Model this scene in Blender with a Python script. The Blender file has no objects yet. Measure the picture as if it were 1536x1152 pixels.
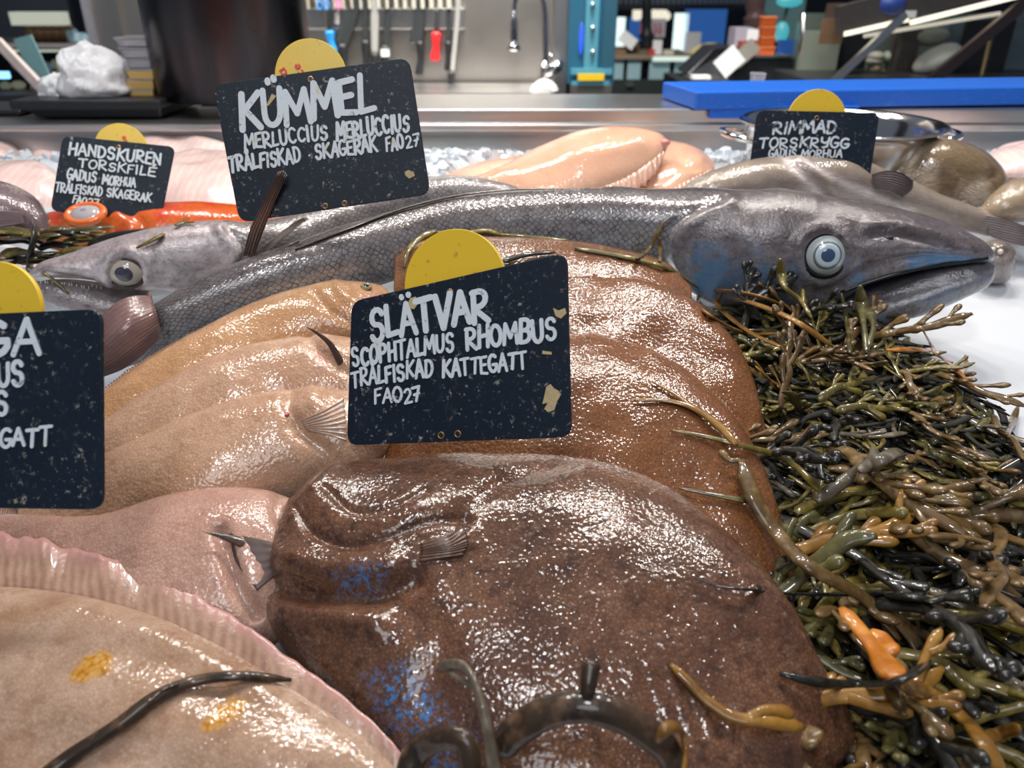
import bpy, bmesh, math, random
import numpy as np
from mathutils import Vector as V, Matrix, noise as mnoise

SC = bpy.context.scene
COL = SC.collection
PI = math.pi
rnd = random.Random(7)

# ------------------------------------------------------------------ camera, world, lights, exposure
F = 1154.0
PITCH = math.radians(27.3)
CAM = np.array([0.0, 0.0, 0.40])
FW = np.array([0, math.cos(PITCH), -math.sin(PITCH)])
UP = np.array([0, math.sin(PITCH), math.cos(PITCH)])
cd = bpy.data.cameras.new('camera')
cd.sensor_width = 36.0
cd.lens = 36.0 * F / 1536.0
cd.clip_start = 0.01
cd.dof.use_dof = True
cd.dof.focus_distance = 0.66
cd.dof.aperture_fstop = 6.0
cam = bpy.data.objects.new('camera', cd)
cam.location = CAM
cam.rotation_euler = (PI / 2 - PITCH, 0, 0)
COL.objects.link(cam)
SC.camera = cam

SC.view_settings.view_transform = 'Standard'
SC.view_settings.look = 'None'
SC.view_settings.gamma = 1
SC.view_settings.use_curve_mapping = False
SC.view_settings.exposure = 0.0

wd = bpy.data.worlds.new('market hall')
SC.world = wd
wd.use_nodes = True
wd.node_tree.nodes['Background'].inputs[0].default_value = (0.62, 0.72, 0.92, 1)
wd.node_tree.nodes['Background'].inputs[1].default_value = 0.17

def aim(o, tgt):
    d = V(tgt) - o.location
    o.rotation_euler = d.to_track_quat('-Z', 'Y').to_euler()

def area(name, loc, tgt, size, power, col=(1, 1, 1), shape='DISK', spread=PI):
    l = bpy.data.lights.new(name, 'AREA')
    l.shape = shape
    l.size = size
    l.energy = power
    l.color = col
    l.spread = spread
    o = bpy.data.objects.new(name, l)
    o.location = loc
    COL.objects.link(o)
    aim(o, tgt)
    return o

# a row of ceiling spots above the far side of the display, and softer unseen fill lights added for the fronts, steel and sink wall
for _x, _y, _p in ((-0.62, 1.25, 5.5), (-0.20, 1.30, 5.5), (0.22, 1.22, 5.5), (0.50, 1.32, 5.0), (1.0, 1.3, 6.5), (-0.42, 1.75, 4.0), (0.06, 1.80, 4.5), (0.62, 1.75, 4.0)):
    area('counter_spot', (_x, _y, 1.55), (_x * .6, 0.55, 0), 0.13, _p * 1.1, (1.0, 0.95, 0.88))
area('fill_light', (-0.2, -0.25, 2.2), (0, 0.75, 0), 0.32, 14, (0.98, 0.98, 1.0))
area('fill_light', (0.2, 2.35, 2.3), (0, 2.95, 0.5), 0.6, 40, (1.0, 0.97, 0.90), spread=1.5)
area('fill_light', (-1.3, 2.35, 2.3), (-1.25, 2.95, 0.5), 0.5, 26, (1.0, 0.96, 0.86), spread=1.5)  # added to brighten the left part of the sink wall
area('fill_light', (-0.3, -1.6, 2.3), (0, 1.2, 0.1), 1.4, 24, (0.97, 0.98, 1.0))

# ------------------------------------------------------------------ projection helpers
def ray(px, py):
    d = FW * F + np.array([1.0, 0, 0]) * (px - 768) - UP * (py - 576)
    return d / np.linalg.norm(d)

def at_y(px, py, y):
    d = ray(px, py)
    return CAM + d * (y / d[1])

def bed_z(y):
    return -0.13 + 0.2 * y if y < 1.15 else 0.10

def at_h(px, py, h):
    """the point on the sloping display bed, h above it"""
    d = ray(px, py)
    k = (CAM[2] + 0.13 - h) / (0.2 * d[1] - d[2])
    p = CAM + d * k
    if p[1] > 1.15:
        p = CAM + d * ((CAM[2] - 0.10 - h) / (-d[2]))
    return p

def pxsize(p):
    return np.dot(np.asarray(p) - CAM, FW) / F

# ------------------------------------------------------------------ mesh helpers
def tagit(o, label=None, cat=None, group=None, kind=None):
    if label: o['label'] = label
    if cat: o['category'] = cat
    if group: o['group'] = group
    if kind: o['kind'] = kind
    return o

def thing(name, loc, label, cat, group=None):
    o = bpy.data.objects.new(name, None)
    o.empty_display_size = 0.02
    o.location = V([float(c) for c in loc])
    COL.objects.link(o)
    return tagit(o, label, cat, group)

def wloc(o):
    l = V((0, 0, 0))
    while o is not None:
        l = l + o.location
        o = o.parent
    return l

class G:
    """collects geometry in world coordinates; build() links it as ONE mesh object"""
    def __init__(s):
        s.v, s.f, s.u, s.mi = [], [], [], []
        s.cur = 0
    def face(s, idx, uv=None):
        s.f.append(tuple(idx))
        s.u.append(uv if uv else [(0, 0)] * len(idx))
        s.mi.append(s.cur)
    def grid(s, P, UVS=None, wrap=False, flip=False):
        """P: n x m x 3 points"""
        P = np.asarray(P, float)
        n, m = P.shape[:2]
        b = len(s.v)
        s.v.extend(map(tuple, P.reshape(-1, 3)))
        mm = m if wrap else m - 1
        for i in range(n - 1):
            for j in range(mm):
                j2 = (j + 1) % m
                q = [b + i * m + j, b + i * m + j2, b + (i + 1) * m + j2, b + (i + 1) * m + j]
                if UVS is not None:
                    uq = [UVS[i][j], UVS[i][j + 1], UVS[i + 1][j + 1], UVS[i + 1][j]]
                else:
                    uq = [(i / (n - 1), j / mm), (i / (n - 1), (j + 1) / mm), ((i + 1) / (n - 1), (j + 1) / mm), ((i + 1) / (n - 1), j / mm)]
                if flip: q, uq = q[::-1], uq[::-1]
                s.face(q, uq)
        return b
    def loft(s, rings, UVS=None, cap=True, flip=False):
        """rings n x m x 3 closed loops, UVS n x (m+1)"""
        P = np.asarray(rings, float)
        b = s.grid(P, UVS, wrap=True, flip=flip)
        n, m = P.shape[:2]
        if cap:
            a = [b + j for j in range(m)]
            z = [b + (n - 1) * m + j for j in range(m)]
            s.face(a if flip else a[::-1], None)
            s.face(z[::-1] if flip else z, None)
    def box(s, c, d, rot=None):
        c = np.asarray(c, float); d = np.asarray(d, float) / 2
        b = len(s.v)
        for k in range(8):
            q = np.array([d[0] * (1 if k & 1 else -1), d[1] * (1 if k & 2 else -1), d[2] * (1 if k & 4 else -1)])
            if rot is not None: q = np.array(rot @ V(q))
            s.v.append(tuple(c + q))
        for q in ((0, 2, 3, 1), (4, 5, 7, 6), (0, 1, 5, 4), (2, 6, 7, 3), (0, 4, 6, 2), (1, 3, 7, 5)):
            s.face([b + i for i in q], [(0, 0), (1, 0), (1, 1), (0, 1)])
    def hexa(s, p8):
        """eight corners: bottom ring of 4, top ring of 4"""
        b = len(s.v)
        s.v.extend(tuple(map(float, p)) for p in p8)
        for q in ((3, 2, 1, 0), (4, 5, 6, 7), (0, 1, 5, 4), (1, 2, 6, 5), (2, 3, 7, 6), (3, 0, 4, 7)):
            s.face([b + i for i in q], [(0, 0), (1, 0), (1, 1), (0, 1)])
    def tube(s, pts, rad, m=10, flat=1.0, up=(0, 0, 1), cap=True):
        pts = np.asarray(pts, float); n = len(pts)
        rad = np.full(n, rad, float) if np.isscalar(rad) else np.asarray(rad, float)
        T = np.gradient(pts, axis=0) if n > 2 else np.repeat((pts[1] - pts[0])[None], 2, 0)
        rings, L, uvs = [], 0, []
        up = np.asarray(up, float)
        u = None
        for i in range(n):
            t = T[i] / (np.linalg.norm(T[i]) + 1e-12)
            ref = up if u is None else u
            if abs(t @ ref) > 0.97: ref = np.array([1.0, 0.2, 0.1])
            u = ref - t * (t @ ref); u /= np.linalg.norm(u)
            w = np.cross(t, u)
            if i: L += np.linalg.norm(pts[i] - pts[i - 1])
            rings.append([pts[i] + w * math.cos(a) * rad[i] + u * math.sin(a) * rad[i] * flat for a in np.arange(m) * 2 * PI / m])
            uvs.append([(L, j / m) for j in range(m + 1)])
        s.loft(rings, uvs, cap)
    def lathe(s, prof, c=(0, 0, 0), m=32, cap=False):
        c = np.asarray(c, float)
        P = [[c + np.array([r * math.cos(a), r * math.sin(a), z]) for a in np.arange(m) * 2 * PI / m] for r, z in prof]
        s.loft(P, None, cap)
    def ball(s, c, r, n=12, m=16, rot=None):
        c = np.asarray(c, float)
        r = np.asarray([r] * 3 if np.isscalar(r) else r, float)
        P = []
        for i in range(n + 1):
            th = PI * min(max(i / n, 1e-3), 1 - 1e-3)
            row = []
            for a in np.arange(m) * 2 * PI / m:
                q = np.array([math.sin(th) * math.cos(a), math.sin(th) * math.sin(a), -math.cos(th)]) * r
                if rot is not None: q = np.array(rot @ V(q))
                row.append(c + q)
            P.append(row)
        s.loft(P, None, True)
    def build(s, name, mat, parent=None, smooth=True, bevel=0, angle=None):
        me = bpy.data.meshes.new(name)
        vs = np.asarray(s.v, float)
        if parent is None:
            org = np.array([(vs[:, 0].min() + vs[:, 0].max()) / 2, (vs[:, 1].min() + vs[:, 1].max()) / 2, vs[:, 2].min()])
        else:
            org = np.array(wloc(parent))
        me.from_pydata([tuple(p) for p in vs - org], [], s.f)
        uv = me.uv_layers.new(name='UVMap')
        flat = [c for q in s.u for p in q for c in p]
        uv.data.foreach_set('uv', flat)
        mats = mat if isinstance(mat, (list, tuple)) else [mat]
        for m in mats: me.materials.append(m)
        me.polygons.foreach_set('material_index', s.mi)
        if smooth:
            me.polygons.foreach_set('use_smooth', [True] * len(me.polygons))
            if angle: me.set_sharp_from_angle(angle=math.radians(angle))
        me.update()
        o = bpy.data.objects.new(name, me)
        COL.objects.link(o)
        if parent is None:
            o.location = V(org)
        else:
            o.parent = parent
        if bevel:
            b = o.modifiers.new('bevel', 'BEVEL')
            b.width = bevel; b.segments = 2; b.limit_method = 'ANGLE'; b.angle_limit = math.radians(40)
        return o

def interp(xs, ys, x):
    """smooth cubic through stations; ys may be vectors"""
    xs = np.asarray(xs, float); ys = np.asarray(ys, float)
    if ys.ndim == 1: ys = ys[:, None]; sq = True
    else: sq = False
    n = len(xs)
    d = np.zeros_like(ys)
    for i in range(n):
        a, b = max(0, i - 1), min(n - 1, i + 1)
        d[i] = (ys[b] - ys[a]) / (xs[b] - xs[a])
    x = np.atleast_1d(x)
    k = np.clip(np.searchsorted(xs, x, side='right') - 1, 0, n - 2)
    h = (xs[k + 1] - xs[k])[:, None]
    t = ((x - xs[k]) / (xs[k + 1] - xs[k]))[:, None]
    r = (2 * t**3 - 3 * t**2 + 1) * ys[k] + (t**3 - 2 * t**2 + t) * h * d[k] + (-2 * t**3 + 3 * t**2) * ys[k + 1] + (t**3 - t**2) * h * d[k + 1]
    return r[:, 0] if sq else r

def curve(pts, n):
    pts = np.asarray(pts, float)
    L = np.concatenate([[0], np.cumsum(np.linalg.norm(np.diff(pts, axis=0), axis=1))])
    return interp(L / L[-1], pts, np.linspace(0, 1, n))

def gauss(x, c, w):
    return np.exp(-((x - c) / w) ** 2)

def smst(a, b, x):
    t = np.clip((x - a) / (b - a), 0, 1)
    return t * t * (3 - 2 * t)

def nz(p, sc, seed=0):
    return mnoise.noise(V((p[0] * sc + seed, p[1] * sc - seed * .7, p[2] * sc + seed * 1.3)))

# ------------------------------------------------------------------ material helper
class Mat:
    def __init__(s, name):
        s.m = bpy.data.materials.new(name)
        s.m.use_nodes = True
        s.t = s.m.node_tree
        s.b = s.t.nodes['Principled BSDF']
        s.tc = s.t.nodes.new('ShaderNodeTexCoord')
    def n(s, typ, ins=None, **props):
        nd = s.t.nodes.new('ShaderNode' + typ)
        for k, v in props.items(): setattr(nd, k, v)
        for k, v in (ins or {}).items(): s.set(nd.inputs[k], v)
        return nd
    def set(s, sock, v):
        if isinstance(v, bpy.types.NodeSocket): s.t.links.new(v, sock)
        else:
            if sock.type == 'RGBA' and len(v) == 3: v = (*v, 1)
            sock.default_value = v
    @property
    def obj(s): return s.tc.outputs['Object']
    @property
    def uv(s): return s.tc.outputs['UV']
    def map(s, vec, scale=(1, 1, 1), loc=(0, 0, 0), rot=(0, 0, 0)):
        return s.n('Mapping', {'Vector': vec, 'Scale': scale, 'Location': loc, 'Rotation': rot}).outputs[0]
    def noise(s, vec, scale, detail=4, rough=.55, dist=0):
        return s.n('TexNoise', {'Vector': vec, 'Scale': scale, 'Detail': detail, 'Roughness': rough, 'Distortion': dist}).outputs[0]
    def voro(s, vec, scale, feature='F1', out=0, rnd=1.0):
        return s.n('TexVoronoi', {'Vector': vec, 'Scale': scale, 'Randomness': rnd}, feature=feature).outputs[out]
    def ramp(s, fac, stops, interp='LINEAR'):
        nd = s.n('ValToRGB', {0: fac})
        cr = nd.color_ramp
        cr.interpolation = interp
        while len(cr.elements) < len(stops): cr.elements.new(0.5)
        for e, (p, c) in zip(cr.elements, stops):
            e.position = p
            e.color = (c, c, c, 1) if np.isscalar(c) else (*c[:3], 1)
        return nd.outputs[0]
    def mix(s, f, a, b, blend='MIX'):
        nd = s.n('Mix', data_type='RGBA', blend_type=blend)
        s.set(nd.inputs[0], f); s.set(nd.inputs[6], a); s.set(nd.inputs[7], b)
        return nd.outputs[2]
    def math(s, op, a, b=0.0, clamp=False):
        nd = s.n('Math', operation=op, use_clamp=clamp)
        s.set(nd.inputs[0], a); s.set(nd.inputs[1], b)
        return nd.outputs[0]
    def sep(s, vec):
        return s.n('SeparateXYZ', {0: vec}).outputs
    def comb(s, x, y, z=0.0):
        return s.n('CombineXYZ', {0: x, 1: y, 2: z}).outputs[0]
    def random(s):
        return s.n('ObjectInfo').outputs['Random']
    def bump(s, h, strength=.3, dist=.001, normal=None):
        ins = {'Height': h, 'Strength': strength, 'Distance': dist}
        if normal is not None: ins['Normal'] = normal
        return s.n('Bump', ins).outputs[0]
    def done(s, base=None, rough=None, metal=None, normal=None, **kw):
        if base is not None: s.set(s.b.inputs['Base Color'], base)
        if rough is not None: s.set(s.b.inputs['Roughness'], rough)
        if metal is not None: s.set(s.b.inputs['Metallic'], metal)
        if normal is not None: s.set(s.b.inputs['Normal'], normal)
        for k, v in kw.items():
            s.set(s.b.inputs[k.replace('_', ' ')], v)
        return s.m

def plain(name, col, rough=.5, metal=0., **kw):
    return Mat(name).done(col, rough, metal, **kw)

def grainy(name, col, rough=.45, var=.25, scale=60, metal=0., bump=0., **kw):
    m = Mat(name)
    n = m.noise(m.obj, scale, 5)
    c = m.mix(n, tuple(x * (1 - var) for x in col), tuple(min(1, x * (1 + var)) for x in col))
    nm = m.bump(n, bump, .002) if bump else None
    return m.done(c, rough, metal, nm, **kw)

def brushed(name, col, rough=.3, scale=(3, 300, 300), var=.12):
    m = Mat(name)
    n = m.noise(m.map(m.obj, scale), 1.0, 4)
    big = m.noise(m.obj, 5, 3)
    c = m.mix(n, tuple(x * (1 - var) for x in col), tuple(min(1, x * (1 + var)) for x in col))
    r = m.math('ADD', m.math('MULTIPLY', big, .15), rough - .07)
    return m.done(c, r, 1.0, m.bump(n, .06, .001))
# ------------------------------------------------------------------ the setting
def box_px(g, x0, x1, ytop, ybot, y, depth, ):
    """box whose front face fills the pixel rectangle at distance y"""
    a = at_y(x0, ytop, y); b = at_y(x1, ybot, y)
    g.box(((a[0] + b[0]) / 2, y + depth / 2, (a[2] + b[2]) / 2), (abs(b[0] - a[0]), depth, abs(a[2] - b[2])))

M_steel = brushed('brushed steel', (.62, .61, .60), .3)
M_steel_wall = brushed('steel wall', (.50, .46, .42), .36, (300, 3, 3))
M_dark_steel = brushed('dark steel', (.055, .05, .054), .26, (60, 60, 2), .3)
M_white_bed = grainy('white plastic', (.66, .68, .72), .35, .04, 12)
M_black = grainy('black plastic', (.016, .018, .022), .4, .3, 40)
M_dkwall = grainy('dark hall wall', (.010, .014, .022), .7, .4, 3)
M_floor = grainy('hall floor', (.05, .05, .05), .5, .3, 8)
M_blueboard = Mat('blue board')
_n = M_blueboard.noise(M_blueboard.map(M_blueboard.obj, (20, 200, 200)), 3, 6)
M_blueboard = M_blueboard.done(M_blueboard.mix(M_blueboard.ramp(_n, [(.62, 0), (.72, 1)]), (.012, .13, .62), (.15, .32, .75)), .38)
M_yellow = Mat('yellow card')
_n = M_yellow.noise(M_yellow.obj, 160, 6)
M_yellow = M_yellow.done(M_yellow.mix(M_yellow.ramp(_n, [(.30, 1), (.36, 0)]), (.86, .56, .035), (.55, .36, .05)), .32)
M_white = plain('white plastic smooth', (.8, .8, .8), .4)

g = G()
g.box((0, 2.5, -1.0), (9, 11, .1))
tagit(g.build('floor', M_floor, smooth=False), 'dark floor of the market hall', 'floor', kind='structure')
g = G(); g.box((0, 7.55, 1.2), (9, .1, 4.4))
tagit(g.build('wall_back', M_dkwall, smooth=False), 'dark far wall of the market hall', 'wall', kind='structure')
g = G()
a = at_y(125, 0, 2.95); b = at_y(840, 145, 2.95)
xw = at_y(138, 60, 2.96)[0]
g.box(((xw + b[0]) / 2, 2.98, .5), (b[0] - xw, .04, 1.9))
for xx in (at_y(182, 40, 2.95)[0], -.62):
    g.box((xx, 2.953, .5), (.012, .012, 1.9))
tagit(g.build('wall_middle', M_steel_wall, smooth=False), 'stainless steel backsplash wall behind the sink', 'wall', kind='structure')
g = G()
a = at_y(828, 60, 2.9); b = at_y(852, 60, 2.9)
g.box(((a[0] + b[0]) / 2, 2.93, .45), (b[0] - a[0], .14, 1.9))
tagit(g.build('trim_1', M_steel, smooth=False, bevel=.006), 'pale steel corner post beside the sink wall', 'trim', kind='structure')

# display counter: sloping white bed, steel back panel and ledge
case = thing('display_counter', (0, .7, -.55), 'stainless steel fish display counter with white sloping bed and raised back ledge', 'counter')
g = G()
ys = [.02, .2, .4, .6, .8, 1.0, 1.15, 1.42]
P = [[(x, y, bed_z(y)) for x in np.linspace(-1.5, 1.5, 13)] for y in ys]
P2 = [[(x, y, bed_z(y) - .02) for x in np.linspace(-1.5, 1.5, 13)] for y in ys]
g.grid(P, flip=True); g.grid(P2)
g.build('display_bed', M_white_bed, case)
g = G()
g.hexa([(-1.5, 1.425, .06), (1.5, 1.425, .06), (1.5, 1.60, .06), (-1.5, 1.60, .06),
        (-1.5, 1.445, .176), (1.5, 1.445, .176), (1.5, 1.60, .176), (-1.5, 1.60, .176)])
g.build('back_panel', M_steel, case, smooth=False)
xl = at_y(560, 180, 1.415)[0]
g = G()
g.box((0, 1.52, .180), (3.0, .225, .012))
g.build('lower_ledge', M_steel, case, smooth=False, bevel=.002)
g = G()
g.box(((xl + 1.5) / 2, 1.52, .198), (1.5 - xl, .21, .026))
g.build('upper_ledge', M_steel, case, smooth=False, bevel=.003)
g = G(); g.box((0, .8, -.6), (3.0, 1.5, .7)); g.build('cabinet', M_steel, case, smooth=False)

# crushed ice under and behind the fish
M_ice = Mat('ice')
M_ice = M_ice.done(M_ice.mix(M_ice.noise(M_ice.obj, 60, 4), (.72, .80, .88), (.93, .96, .98)), .12, 0., Transmission_Weight=.35, IOR=1.31)
g = G()
ri = random.Random(5)
def ice_bump(x, y):
    z = .012 if y > 1.06 else .012 - .03 * max(0, min(1, (x - .05) / .1))
    z += .035 * math.exp(-((y - 1.33) / .08) ** 2)
    z += .030 * math.exp(-((y - .90) / .05) ** 2) * (1 if -.75 < x < .1 else math.exp(-((x - .1) / .07) ** 2) if x > .1 else 1)
    z += .066 * math.exp(-((y - 1.03) / .06) ** 2) * float(np.interp(x, [.12, .22, .48, .6, 1.1, 1.25], [0, 1, 1, .62, .62, 0]))
    return z
xs = np.linspace(-1.45, 1.45, 120); ysl = np.linspace(.86, 1.415, 44)
P = [[(x, y, bed_z(y) + ice_bump(x, y) + .006 * mnoise.noise(V((x * 40, y * 40, 0)))) for x in xs] for y in ysl]
g.grid(P, flip=True)
keep = [i for i, f in enumerate(g.f) if all(g.v[k][2] > bed_z(g.v[k][1]) + .001 for k in f)]
g.f = [g.f[i] for i in keep]; g.u = [g.u[i] for i in keep]; g.mi = [g.mi[i] for i in keep]
_vs = sorted({k for f in g.f for k in f}); _mp = {k: i for i, k in enumerate(_vs)}
g.v = [g.v[k] for k in _vs]; g.f = [tuple(_mp[k] for k in f) for f in g.f]
def chip(g, c, r, rr):
    k = rr.randint(5, 7)
    b = len(g.v)
    rot = Matrix.Rotation(rr.random() * 6, 3, 'X') @ Matrix.Rotation(rr.random() * 6, 3, 'Z')
    top, bot = [], []
    for i in range(k):
        a = i * 2 * PI / k + rr.uniform(-.3, .3)
        q = rr.uniform(.7, 1.1) * r
        bot.append(tuple(np.array(c) + np.array(rot @ V((q * math.cos(a), q * math.sin(a), -r * .4)))))
        q *= rr.uniform(.6, .95)
        top.append(tuple(np.array(c) + np.array(rot @ V((q * math.cos(a), q * math.sin(a), r * rr.uniform(.3, .6))))))
    g.v.extend(bot + top)
    g.face([b + i for i in range(k)][::-1]); g.face([b + k + i for i in range(k)])
    for i in range(k):
        j = (i + 1) % k
        g.face([b + i, b + j, b + k + j, b + k + i])
for i in range(2300):
    x = ri.uniform(-1.1, 1.25); y = ri.uniform(1.16, 1.415)
    chip(g, (x, y, bed_z(y) + ice_bump(x, y) + ri.uniform(0, .006)), ri.uniform(.005, .011), ri)
tagit(g.build('crushed_ice', M_ice, smooth=False), 'crushed white ice spread behind and under the fish', 'ice', kind='stuff')
# ------------------------------------------------------------------ fish: shapes
def proj(P):
    d = np.asarray(P, float) - CAM
    z = d @ FW
    return np.stack([768 + F * d[..., 0] / z, 576 - F * (d @ UP) / z], -1)

def polydist(q, line):
    """distance in plan pixels of points q (...,2) to a polyline"""
    best = np.full(q.shape[:-1], 1e9)
    line = np.asarray(line, float)
    for a, b in zip(line[:-1], line[1:]):
        ab = b - a
        t = np.clip(((q - a) @ ab) / (ab @ ab), 0, 1)
        best = np.minimum(best, np.linalg.norm(q - a - t[..., None] * ab, axis=-1))
    return best

def groove(q, line, w):
    return np.exp(-(polydist(q, curve(line, 24)) / w) ** 2)

def inside(q, line, w):
    """soft mask, 1 inside the closed outline"""
    line = np.asarray(line, float)
    x, y = q[..., 0], q[..., 1]
    ins = np.zeros(x.shape, bool)
    for (x1, y1), (x2, y2) in zip(line, np.roll(line, -1, 0)):
        c = ((y1 > y) != (y2 > y)) & (x < (x2 - x1) * (y - y1) / (y2 - y1 + 1e-9) + x1)
        ins ^= c
    d = polydist(q, np.vstack([line, line[:1]]))
    return np.where(ins, .5 + .5 * np.clip(d / w, 0, 1), .5 - .5 * np.clip(d / w, 0, 1))

def setattr_f(o, name, vals):
    at = o.data.attributes.new(name, 'FLOAT', 'POINT')
    at.data.foreach_set('value', np.asarray(vals, np.float32).ravel())

class Flat:
    """flatfish or fillet: outline edges L (near) and R (far) with a dome over them"""
    def __init__(s, st, n=120, m=64, a=2.4, b=.62, under=.15, detail=None, mark=None, rough=0.0, seed=0, warp=1.0):
        st = np.asarray(st, float)
        L = np.array([at_h(*r[0:3]) for r in st]); R = np.array([at_h(*r[3:6]) for r in st])
        c = (L + R) / 2
        d = np.concatenate([[0], np.cumsum(np.linalg.norm(np.diff(c, axis=0), axis=1))]); d /= d[-1]
        s.len = np.linalg.norm(np.diff(c, axis=0), axis=1).sum()
        u = (1 - np.cos(np.linspace(0, 1, n) * PI)) / 2 * .35 + np.linspace(0, 1, n) * .65
        s.L, s.R, s.th = interp(d, L, u), interp(d, R, u), np.maximum(interp(d, st[:, 6], u), .0006)
        T = np.gradient((s.L + s.R) / 2, axis=0)
        W = s.R - s.L
        W[0], W[-1] = W[1], W[-2]
        N = np.cross(T, W); N *= np.sign(N[:, 2:3] + 1e-12)
        N = N / (np.linalg.norm(N, axis=1, keepdims=True) + 1e-12)
        for _ in range(6): N[1:-1] = (N[:-2] + N[1:-1] * 2 + N[2:]) / 4
        s.N = N / np.linalg.norm(N, axis=1, keepdims=True)
        s.u = u
        t = (1 - np.cos(np.linspace(0, 1, m) * PI)) / 2 * .6 + np.linspace(0, 1, m) * .4
        s.t = t
        tau = np.abs(2 * t**warp - 1)
        pr = np.clip(1 - tau**a, 0, 1)**b
        base = s.L[:, None] + (s.R - s.L)[:, None] * t[None, :, None]
        top = base + s.N[:, None] * (s.th[:, None] * pr[None])[..., None]
        q = proj(top)
        S, Tt = np.meshgrid(u, t, indexing='ij')
        fall = np.clip(pr[None] * 2.5, 0, 1) * np.ones_like(S)
        if detail is not None:
            top = top + s.N[:, None] * (detail(q, S, Tt) * fall)[..., None]
        if rough:
            nn = np.array([[nz(p, 14, seed) + .5 * nz(p, 33, seed) for p in row] for row in top])
            top = top + s.N[:, None] * (nn * rough * fall)[..., None]
        s.mark = mark(q, S, Tt) if mark is not None else None
        s.top = top
        s.q = proj(top)
        bot = base - s.N[:, None] * (s.th[:, None] * under * (1 - tau**2)[None] + .0004)[..., None]
        s.rings = np.concatenate([top, bot[:, ::-1][:, 1:-1]], axis=1)
        vv = np.concatenate([t, 2 - t[::-1][1:-1], [2.0]])
        s.uv = [[(u[i], v) for v in vv] for i in range(n)]
    def build(s, name, mat, parent=None):
        g = G(); g.loft(s.rings, s.uv)
        o = g.build(name, mat, parent)
        fixn(o)
        if s.mark is not None:
            mk = np.zeros(s.rings.shape[:2]); mk[:, :s.top.shape[1]] = s.mark
            setattr_f(o, 'mark', mk)
        return o
    def near(s, px, py):
        d = np.linalg.norm(s.q - np.array([px, py]), axis=-1)
        i, j = np.unravel_index(d.argmin(), d.shape)
        a, b = s.top[min(i + 1, len(s.u) - 1), j] - s.top[max(i - 1, 0), j], s.top[i, min(j + 1, len(s.t) - 1)] - s.top[i, max(j - 1, 0)]
        nn = np.cross(a, b); nn /= np.linalg.norm(nn) + 1e-12
        if nn @ (CAM - s.top[i, j]) < 0: nn = -nn
        return s.top[i, j], nn
    def fringe(s, name, mat, parent, side, s0, s1, w0, w1, droop=.3, rays=60, seed=0, lift=.0, ridge=.0012, shape=None, thick=.0007, wob=.002):
        """a fin running along one edge"""
        n, m = max(60, rays * 5), 10
        uu = np.linspace(s0, s1, n)
        E = interp(s.u, s.R if side else s.L, uu); C = interp(s.u, (s.L + s.R) / 2, uu)
        N = interp(s.u, s.N, uu)
        O = E - C; O /= np.linalg.norm(O, axis=1, keepdims=True)
        E = E - O * .004
        k = np.linspace(0, 1, n)
        w = (w0 + (w1 - w0) * k) * (np.sin(np.clip(k, .0, 1) * PI)**.35 * .9 + .1 if shape is None else shape(k))
        v = np.linspace(0, 1, m)
        wav = np.array([mnoise.noise(V((x * 18, seed, 0))) for x in k])
        w = w * (1 + .12 * np.array([mnoise.noise(V((x * 40, seed + 5, 0))) for x in k]))
        P = E[:, None] + O[:, None] * (w[:, None] * v[None])[..., None]
        hgt = lift - droop * w[:, None] * v[None]**2 + wob * wav[:, None] * v[None]
        hgt = hgt + ridge * np.cos(k * rays * 2 * PI)[:, None] * (.35 + .65 * v[None])
        P = P + N[:, None] * hgt[..., None]
        tk = (thick * (1.3 - v))[None, :, None]
        ring = np.concatenate([P + N[:, None] * tk, (P - N[:, None] * tk)[:, ::-1]], axis=1)
        uvs = [[(kk * rays, vv) for vv in list(v) + list(v[::-1]) + [0]] for kk in k]
        g = G(); g.loft(ring, uvs)
        o = g.build(name, mat, parent); fixn(o)
        return o

def fixn(o):
    bm = bmesh.new(); bm.from_mesh(o.data)
    bmesh.ops.recalc_face_normals(bm, faces=bm.faces)
    bm.to_mesh(o.data); bm.free()

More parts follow.
